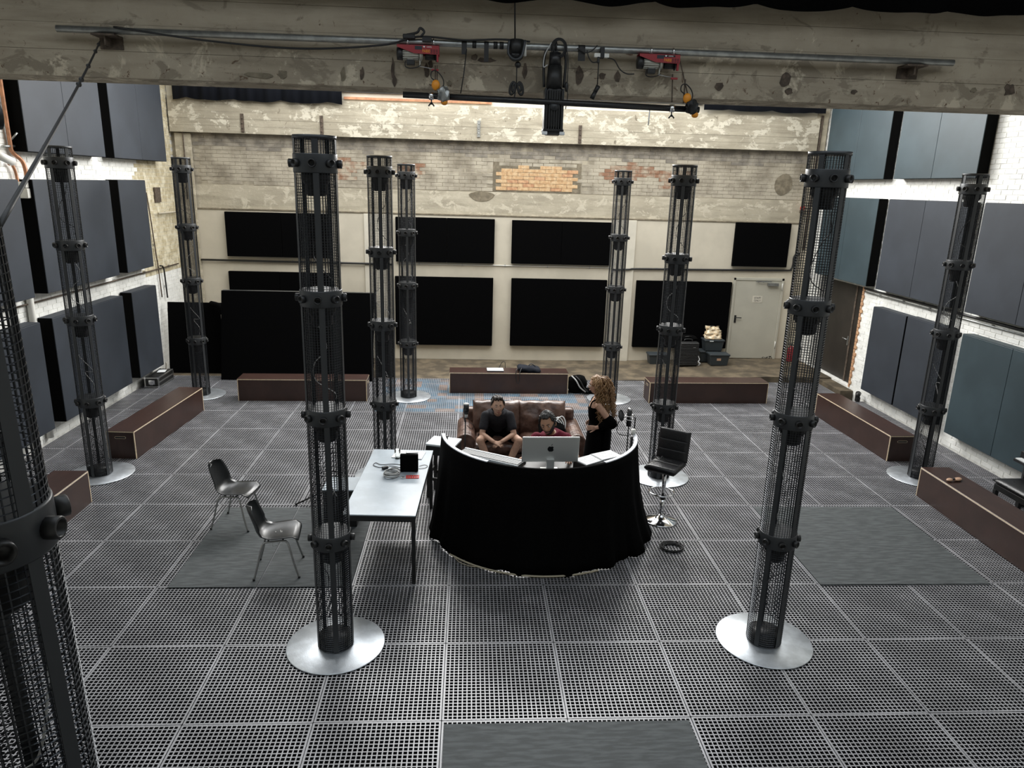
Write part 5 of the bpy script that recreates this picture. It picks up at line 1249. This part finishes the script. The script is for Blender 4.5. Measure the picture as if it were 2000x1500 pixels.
def tufts(c, F, s, cond, n, L, comb, r, material, parent, seed, lift=.012):
    random.seed(seed); g = G(); k = 0
    while k < n:
        th, ph = random.uniform(0, 2 * PI), math.acos(random.uniform(-.3, 1))
        if not cond(th, ph): continue
        k += 1
        v = head_pt(th, ph, 0, False); nrm = v.normalized(); p = v + nrm * lift
        d = Vector(comb(th, ph)); d = (d - nrm * d.dot(nrm)); d = (d.normalized() if d.length > .01 else Vector((0, -1, 0))) + Vector((random.uniform(-.4, .4), random.uniform(-.4, .4), random.uniform(-.2, .4)))
        pts = []; ln = L * random.uniform(.6, 1.2)
        for q in range(6):
            pts.append(Vector(c) + F @ (p * s)); w_ = p.normalized()
            dd = (d - w_ * d.dot(w_) * .8 + w_ * (.55 - .28 * q)).normalized(); p = p + dd * ln / 5
        g.tube(pts, [r * s * f for f in (.9, 1, .95, .8, .55, .2)], 5)
    g.ob('hair_tufts', material, parent, kind='stuff')
def add_hand(g, wrist, d, palm_n, s=1.0, curl=.5, side=1):
    """wrist point, finger direction d, palm normal (towards what it holds), side = thumb side"""
    w_ = Vector(wrist); d = Vector(d).normalized(); nn = Vector(palm_n); nn = (nn - d * nn.dot(d)).normalized(); x = d.cross(nn) * side
    g.oval([(w_ - d * .01, .026 * s, .019 * s), (w_ + d * .025 * s, .034 * s, .017 * s), (w_ + d * .06 * s, .041 * s, .015 * s), (w_ + d * .092 * s, .040 * s, .012 * s)], x, 14)
    for k, (off, L) in enumerate(((.030, .070), (.010, .080), (-.010, .074), (-.030, .058))):
        p = w_ + d * .085 * s + x * off * s; dd = d.copy()
        dd = (dd + x * (off * 2.2)).normalized()
        for j, f in enumerate((.45, .32, .25)):
            q = p + dd * L * f * s
            g.cap(p, q, (.0088 - .001 * j) * s, (.008 - .001 * j) * s, 8); p = q
            dd = (dd * math.cos(curl * .8) + nn * math.sin(curl * .8)).normalized()
    p = w_ + d * .02 * s + x * .026 * s; dd = (d * .75 + x * .65 + nn * .25).normalized()
    for j, L in enumerate((.038, .032, .026)):
        q = p + dd * L * s; g.cap(p, q, (.012 - .0015 * j) * s, (.0105 - .0015 * j) * s, 8); p = q; dd = (dd * .85 + d * .3 + nn * .2).normalized()
def face_bits(c, F, s, root, brow, skin_l='lips'):
    for q in (-1, 1):
        p = Vector(c) + F @ (Vector((q * .031, .081, .006)) * s)
        e = G().ell(p, (.0115 * s, .0085 * s, .0058 * s), 12, 8, F).ob('eye', 'eye', root)
        G().ell(p + F @ Vector((0, .0065 * s, 0)), (.0056 * s, .004 * s, .0054 * s), 10, 8, F).ob('iris', 'ink', e)
        G().tube([Vector(c) + F @ (Vector((q * (.013 + .034 * u), .0985 - .030 * u * u, .030 + .005 * math.sin(PI * u * .9) - .002 * u)) * s) for u in (0, .25, .5, .75, 1)], [.003 * s, .0045 * s, .0045 * s, .0038 * s, .002 * s], 6).ob('eyebrow', brow, root)
    G().tube([Vector(c) + F @ (Vector((.024 * u, .0955 - .012 * u * u, -.066 + .002 * u * u)) * s) for u in (-1, -.5, 0, .5, 1)], [.0015 * s, .0045 * s, .0055 * s, .0045 * s, .0015 * s], 6).ob('mouth', skin_l, root)

# ---- man sitting on the sofa ------------------------------------------------
def person(label, group=None):
    return thing('person', label, 'person', (0, 0, 0))
M1 = person('man in charcoal T-shirt and shorts sitting forward on the sofa, hands together')
HC = Vector((.60, 5.00, 1.065)); HF = frame((.06, -1, .04), (0, .08, 1)); HS = 1.07
sh = {-1: Vector((.435, 5.20, .855)), 1: Vector((.785, 5.20, .855))}
el = {-1: Vector((.385, 5.07, .615)), 1: Vector((.845, 5.07, .615))}
wr_ = {-1: Vector((.545, 4.885, .565)), 1: Vector((.665, 4.885, .570))}
hip = {-1: Vector((.52, 5.42, .55)), 1: Vector((.71, 5.42, .55))}
kn = {-1: Vector((.355, 4.965, .55)), 1: Vector((.915, 4.965, .55))}
an = {-1: Vector((.535, 4.90, .10)), 1: Vector((.725, 4.90, .10))}
torso1 = [(Vector((.615, 5.44, .50)), .165, .12), (Vector((.615, 5.42, .60)), .160, .115), (Vector((.613, 5.36, .70)), .165, .115), (Vector((.61, 5.28, .80)), .185, .115), (Vector((.61, 5.22, .875)), .185, .10), (Vector((.61, 5.19, .925)), .11, .075)]
def sit_body(g, inflate=0, parts='all'):
    i = inflate
    if parts in ('all', 'shirt'):
        g.oval([(c, a + i, b + i) for c, a, b in torso1], (1, 0, 0), 24)
        for s in (-1, 1):
            e = el[s] if parts == 'all' else sh[s].lerp(el[s], .62)
            g.cap(sh[s], e, .054 + i * 1.2, (.041 if parts == 'all' else .050) + i * 1.4, 14)
    if parts in ('all', 'shorts'):
        g.oval([(Vector((.615, 5.46, .48)), .175 + i, .13 + i), (Vector((.615, 5.44, .56)), .170 + i, .125 + i), (Vector((.615, 5.41, .63)), .160 + i, .115 + i)], (1, 0, 0), 20)
        for s in (-1, 1):
            k = kn[s] if parts == 'all' else hip[s].lerp(kn[s], .60)
            g.cap(hip[s], k, .082 + i, (.058 if parts == 'all' else .072) + i * 1.5, 16)
g = G(); sit_body(g)
add_head(g, HC, HF, HS); g.cap((.61, 5.17, .90), HC + HF @ Vector((0, -.02, -.07)), .056, .053, 14)
for s in (-1, 1):
    g.cap(el[s], wr_[s], .040, .027, 12); g.cap(kn[s], kn[s].lerp(an[s], .35) + Vector((0, .02, 0)), .055, .055, 14); g.cap(kn[s].lerp(an[s], .35) + Vector((0, .02, 0)), an[s], .055, .034, 14)
    g.cap(an[s] + Vector((0, .03, -.05)), an[s] + Vector((s * .03, -.13, -.068)), .036, .030, 12)
add_hand(g, wr_[-1], (.8, -.32, -.30), (.1, .25, -1), .95, .35, 1)
add_hand(g, wr_[1], (-.75, -.30, -.42), (-.1, .25, -1), .95, .30, -1)
fuse(g, 'body', 'skin', .0055, 3, M1)
g = G(); sit_body(g, .012, 'shirt'); g.oval([(Vector((.61, 5.19, .905)), .105, .07), (Vector((.61, 5.16, .94)), .065, .062)], (1, 0, 0), 18); fuse(g, 't_shirt', 'tshirt_grey', .008, 3, M1)
g = G(); sit_body(g, .016, 'shorts'); fuse(g, 'shorts', 'cloth_black', .009, 3, M1)
for s in (-1, 1):
    g = G(); g.cap(an[s] + Vector((0, .04, -.055)), an[s] + Vector((s * .035, -.15, -.066)), .043, .034, 14); G_ = fuse(g, 'shoe', 'cloth_black', .008, 2, M1)
head_shell(HC, HF, HS, lambda th, ph: ph < (.78 if math.sin(th) > .45 else (1.15 if math.sin(th) > .1 else (1.55 if math.sin(th) > -.2 else 2.15))) + .07 * math.sin(th * 9), lambda th, ph: .016 + .012 * max(0, math.sin(th)) * (ph > .5) + .008 * (ph < .7), 'hair', 'hair_dark', M1, wave=.006)
face_bits(HC, HF, HS, M1, 'hair_dark')
tufts(HC, HF, HS, lambda th, ph: ph < (.80 if math.sin(th) > .4 else 1.5), 260, .055, lambda th, ph: (.5, -.45, .5), .0055, 'hair_dark', M1, 3)

# ---- man behind the computer ------------------------------------------------
M2 = person('dark haired bearded man in maroon T-shirt looking over the computer')
HC = Vector((1.15, 3.48, 1.315)); HF = frame((-.34, -1, -.22), (-.10, .26, 1)); HS = 1.14
BT2 = Vector((1.215, 3.64, .085))
torso2 = [(BT2 + Vector((0, .06, .46)), .17, .12), (BT2 + Vector((0, .06, .62)), .16, .115), (BT2 + Vector((0, .03, .80)), .18, .12), (BT2 + Vector((0, 0, .94)), .195, .11), (BT2 + Vector((0, -.02, 1.02)), .185, .095), (BT2 + Vector((-.02, -.04, 1.075)), .10, .07)]
sh = {-1: BT2 + Vector((-.185, -.02, .995)), 1: BT2 + Vector((.185, 0, .985))}
el = {-1: BT2 + Vector((-.30, -.20, .80)), 1: BT2 + Vector((.30, -.18, .80))}
wr_ = {-1: Vector((.80, 3.02, 1.025)), 1: Vector((1.36, 3.08, 1.025))}
def b2(g, i=0, shirt=False):
    g.oval([(c, a + i, b + i) for c, a, b in torso2], (1, 0, 0), 24)
    for s in (-1, 1): g.cap(sh[s], sh[s].lerp(el[s], .6) if shirt else el[s], .058 + i * 1.2, (.052 if shirt else .043) + i * 1.4, 14)
g = G(); b2(g); add_head(g, HC, HF, HS); g.cap(BT2 + Vector((-.02, -.03, 1.05)), HC + HF @ Vector((0, -.03, -.06)), .060, .056, 14)
for s in (-1, 1):
    g.cap(el[s], wr_[s], .041, .028, 12)
    h_ = BT2 + Vector((s * .10, .04, .52)); k_ = BT2 + Vector((s * .18, -.42, .50)); a_ = BT2 + Vector((s * .16, -.38, .09))
    g.cap(h_, k_, .085, .06, 14); g.cap(k_, a_, .056, .036, 14); g.cap(a_ + Vector((0, .03, -.05)), a_ + Vector((0, -.14, -.06)), .036, .03, 12)
add_hand(g, wr_[-1], (-.12, -1, -.05), (0, 0, -1), 1.0, .22, -1); add_hand(g, wr_[1], (-.1, -1, -.05), (0, 0, -1), 1.0, .22, 1)
fuse(g, 'body', 'skin_tan', .0055, 3, M2)
g = G(); b2(g, .013, True); g.oval([(BT2 + Vector((-.01, -.02, 1.0)), .16, .10), (BT2 + Vector((-.015, -.035, 1.06)), .125, .092), (BT2 + Vector((-.018, -.04, 1.078)), .098, .082)], (1, 0, 0), 20); fuse(g, 't_shirt', 'tshirt_red', .008, 3, M2)
g = G(); g.oval([(BT2 + Vector((0, .07, .44)), .19, .14), (BT2 + Vector((0, .06, .60)), .175, .13)], (1, 0, 0), 18)
for s in (-1, 1):
    h_ = BT2 + Vector((s * .10, .04, .52)); k_ = BT2 + Vector((s * .18, -.42, .50)); a_ = BT2 + Vector((s * .16, -.38, .12)); g.cap(h_, k_, .098, .075, 14); g.cap(k_, a_, .07, .055, 14)
fuse(g, 'trousers', 'cloth_black', .010, 3, M2)
head_shell(HC, HF, HS, lambda th, ph: ph < (.80 if math.sin(th) > .5 else (1.2 if math.sin(th) > .15 else (1.62 if math.sin(th) > -.2 else 2.05))) + .04 * math.sin(th * 7), lambda th, ph: .013 + .024 * max(0, 1 - ph / 1.2), 'hair', 'hair_black', M2, wave=.005)
def beard_zone(th, ph):
    v = head_pt(th, ph, 0, True); ax = abs(v.x)
    if v.y < -.015 or v.z < -.122: return False
    if ax < .022 and -.076 < v.z < -.061: return False
    return v.z < (-.050 if ax < .03 else -.050 + (ax - .03) * 1.5) and (ax < .066 or v.z < .02)
head_shell(HC, HF, HS, beard_zone, lambda th, ph: .0035, 'beard', 'hair_black', M2, 110, 90, .001, True)
face_bits(HC, HF, HS, M2, 'hair_black')
tufts(HC, HF, HS, lambda th, ph: ph < (.80 if math.sin(th) > .4 else 1.45), 300, .034, lambda th, ph: (.15, -.6, .6), .0055, 'hair_black', M2, 4, .016)
t = thing('desk_chair', 'dark stool hidden behind the computer under the bearded man', 'stool', (1.215, 3.72, 0))
cushion(G(), (0, 0, .46), (.22, .21, .035), I4).ob('seat', 'leather_black', t); G().cyl((0, 0, .05), (0, 0, .44), .03).ob('stem', 'steel_black', t)
for k in range(5): a = 2 * PI * k / 5; G().cyl((0, 0, .07), (.27 * math.cos(a), .27 * math.sin(a), .03), .02, .015).ob('base_arm', 'steel_black', t)

# ---- standing woman -----------------------------------------------------------
W1 = person('woman with long curly light brown hair in black, standing right of the sofa')
HC = Vector((1.905, 4.49, 1.525)); HF = frame((-.97, .18, -.06), (0, 0, 1)); HS = .98
WC = Vector((1.94, 4.50, 0)); SD = Vector((.18, .98, 0)).normalized()      # shoulder line (she faces -x)
tw = [(WC + Vector((0, 0, .80)), .165, .125), (WC + Vector((.01, 0, .92)), .165, .12), (WC + Vector((0, 0, 1.02)), .130, .098), (WC + Vector((-.01, 0, 1.12)), .140, .105), (WC + Vector((-.015, 0, 1.22)), .155, .108), (WC + Vector((0, 0, 1.315)), .150, .08), (WC + Vector((0, 0, 1.36)), .08, .06)]
shL, elL, wrL = WC - SD * .175 + Vector((.01, 0, 1.285)), Vector((2.10, 4.28, 1.05)), Vector((1.90, 4.305, .985))
shR, elR, wrR = WC + SD * .175 + Vector((.01, 0, 1.285)), Vector((2.10, 4.80, 1.05)), Vector((1.93, 4.70, .97))
g = G(); g.oval(tw, SD, 24); add_head(g, HC, HF, HS); g.cap(WC + Vector((0, 0, 1.32)), HC + Vector((.015, 0, -.07)), .050, .047, 14)
g.cap(shL, elL, .050, .040, 14); g.cap(elL, wrL, .038, .026, 12); g.cap(shR, elR, .050, .040, 14); g.cap(elR, wrR, .038, .026, 12)
add_hand(g, wrL, (-1, .12, -.10), (0, 1, -.1), .9, .30, 1); add_hand(g, wrR, (-.8, -.3, -.35), (0, -1, 0), .9, .3, -1)
for s in (-1, 1):
    h_ = WC + SD * s * .085 + Vector((.01, 0, .86)); k_ = WC + SD * s * .09 + Vector((0, 0, .47)); a_ = WC + SD * s * .09 + Vector((.02, 0, .09))
    g.cap(h_, k_, .088, .058, 14); g.cap(k_, a_, .055, .034, 14); g.cap(a_ + Vector((.03, 0, -.055)), a_ + Vector((-.14, 0, -.062)), .034, .026, 12)
fuse(g, 'body', 'skin', .0055, 3, W1)
g = G(); g.oval([(c, a + .010, b + .010) for c, a, b in tw[:6]][:5] + [(WC + Vector((-.02, 0, 1.25)), .150, .105)], SD, 24); fuse(g, 'top', 'cloth_black', .008, 3, W1)
for s in (-1, 1): G().tube(spline([WC + SD * s * .09 + Vector((-.105, 0, 1.22)), WC + SD * s * .10 + Vector((-.075, 0, 1.32)), WC + SD * s * .10 + Vector((.02, 0, 1.355)), WC + SD * s * .09 + Vector((.09, 0, 1.27))], 5), .010, 6).ob('shoulder_strap', 'cloth_black', W1)
g = G(); g.oval([(WC + Vector((.0, 0, .02)), .21, .19), (WC + Vector((.0, 0, .3)), .20, .175), (WC + Vector((.01, 0, .6)), .19, .16), (WC + Vector((.01, 0, .82)), .180, .142), (WC + Vector((.01, 0, .95)), .160, .118), (WC + Vector((0, 0, 1.0)), .142, .108)], SD, 28); fuse(g, 'skirt', 'cloth_black', .010, 3, W1)
# black jacket slipped off the shoulders: sleeves round the elbows and a back panel
g = G(); g.cap(shL.lerp(elL, .80), elL, .070, .076, 14); g.cap(elL, elL.lerp(wrL, .62), .072, .058, 14); g.cap(shR.lerp(elR, .8), elR, .07, .072, 14); g.cap(elR, elR.lerp(wrR, .62), .07, .056, 14)
g.oval([(WC + Vector((.13, -.03, .12)), .20, .06), (WC + Vector((.14, -.04, .5)), .21, .06), (WC + Vector((.15, -.04, .85)), .22, .055), (WC + Vector((.15, -.03, 1.00)), .23, .045), (WC + Vector((.13, 0, 1.08)), .20, .03)], SD, 22)
fuse(g, 'jacket', 'cloth_black', .010, 4, W1)
face_bits(HC, HF, HS, W1, 'hair_dark')
g = G(); fr = [Vector(HC) + HF @ (Vector((q * .034 + .022 * math.cos(a), .098, .006 + .018 * math.sin(a))) * HS) for q in (-1, 1) for a in [2 * PI * k / 14 for k in range(14)]]
g.tube(fr[:14], .002, 5, True); g.tube(fr[14:], .002, 5, True); g.tube([Vector(HC) + HF @ Vector((-.056, .096, .008)), Vector(HC) + HF @ Vector((-.078, .0, .006))], .002, 5); g.tube([Vector(HC) + HF @ Vector((.056, .096, .008)), Vector(HC) + HF @ Vector((.078, .0, .006))], .002, 5)
g.ob('glasses', 'white_plastic', W1)
random.seed(21); g = G()
inv = HF
head_shell(HC, HF, HS, lambda th, ph: ph < (.80 if math.sin(th) > .55 else (1.5 if math.sin(th) > .25 else 2.3)), lambda th, ph: .016, 'hair_base', 'hair_curly', W1, wave=.006)
for k in range(260):
    th = random.uniform(PI * .96, PI * 2.04) if k % 5 else random.uniform(.2, 2.94); ph = random.uniform(.12, 1.8) if k % 5 else random.uniform(.05, .55)
    p = head_pt(th, ph, .018, False) * HS
    st = HC + HF @ p; out = (HF @ p).normalized()
    if not k % 5: out = Vector((max(.25, out.x), out.y * 1.3, out.z * .4)).normalized()
    Ln = random.uniform(.40, .62); pts = []
    pos = st.copy(); r0 = random.uniform(.010, .018); w0 = random.uniform(7.5, 10.5); f0 = random.uniform(0, 6.28)
    ns = 44
    for q in range(ns + 1):
        u = q / ns
        dirv = (out * max(0, .80 - 2.4 * u) * Vector((1, 1, .5)) + Vector((.13, 0, -1)) * min(1, .30 + 1.8 * u)).normalized()
        if q: pos = pos + dirv * Ln / ns
        # keep the curls outside the neck and shoulders
        ax = Vector((WC.x + .02, WC.y, pos.z)); dd = pos - ax; rr = .105 if pos.z > 1.36 else (.16 if pos.z > 1.1 else .14)
        if dd.length < rr and dd.x > -.04: pos = pos + dd.normalized() * min(.02, (rr - dd.length) * .35)
        a = f0 + u * Ln * w0 * 6.28 * 1.6
        e1, e2 = ortho(dirv); pts.append(pos + (e1 * math.cos(a) + e2 * math.sin(a)) * r0 * min(1, u * 5))
    g.tube(pts, [.0065 * (1 - .65 * (q / ns)) for q in range(ns + 1)], 4)
g.ob('curly_hair', 'hair_curly', W1, kind='stuff')
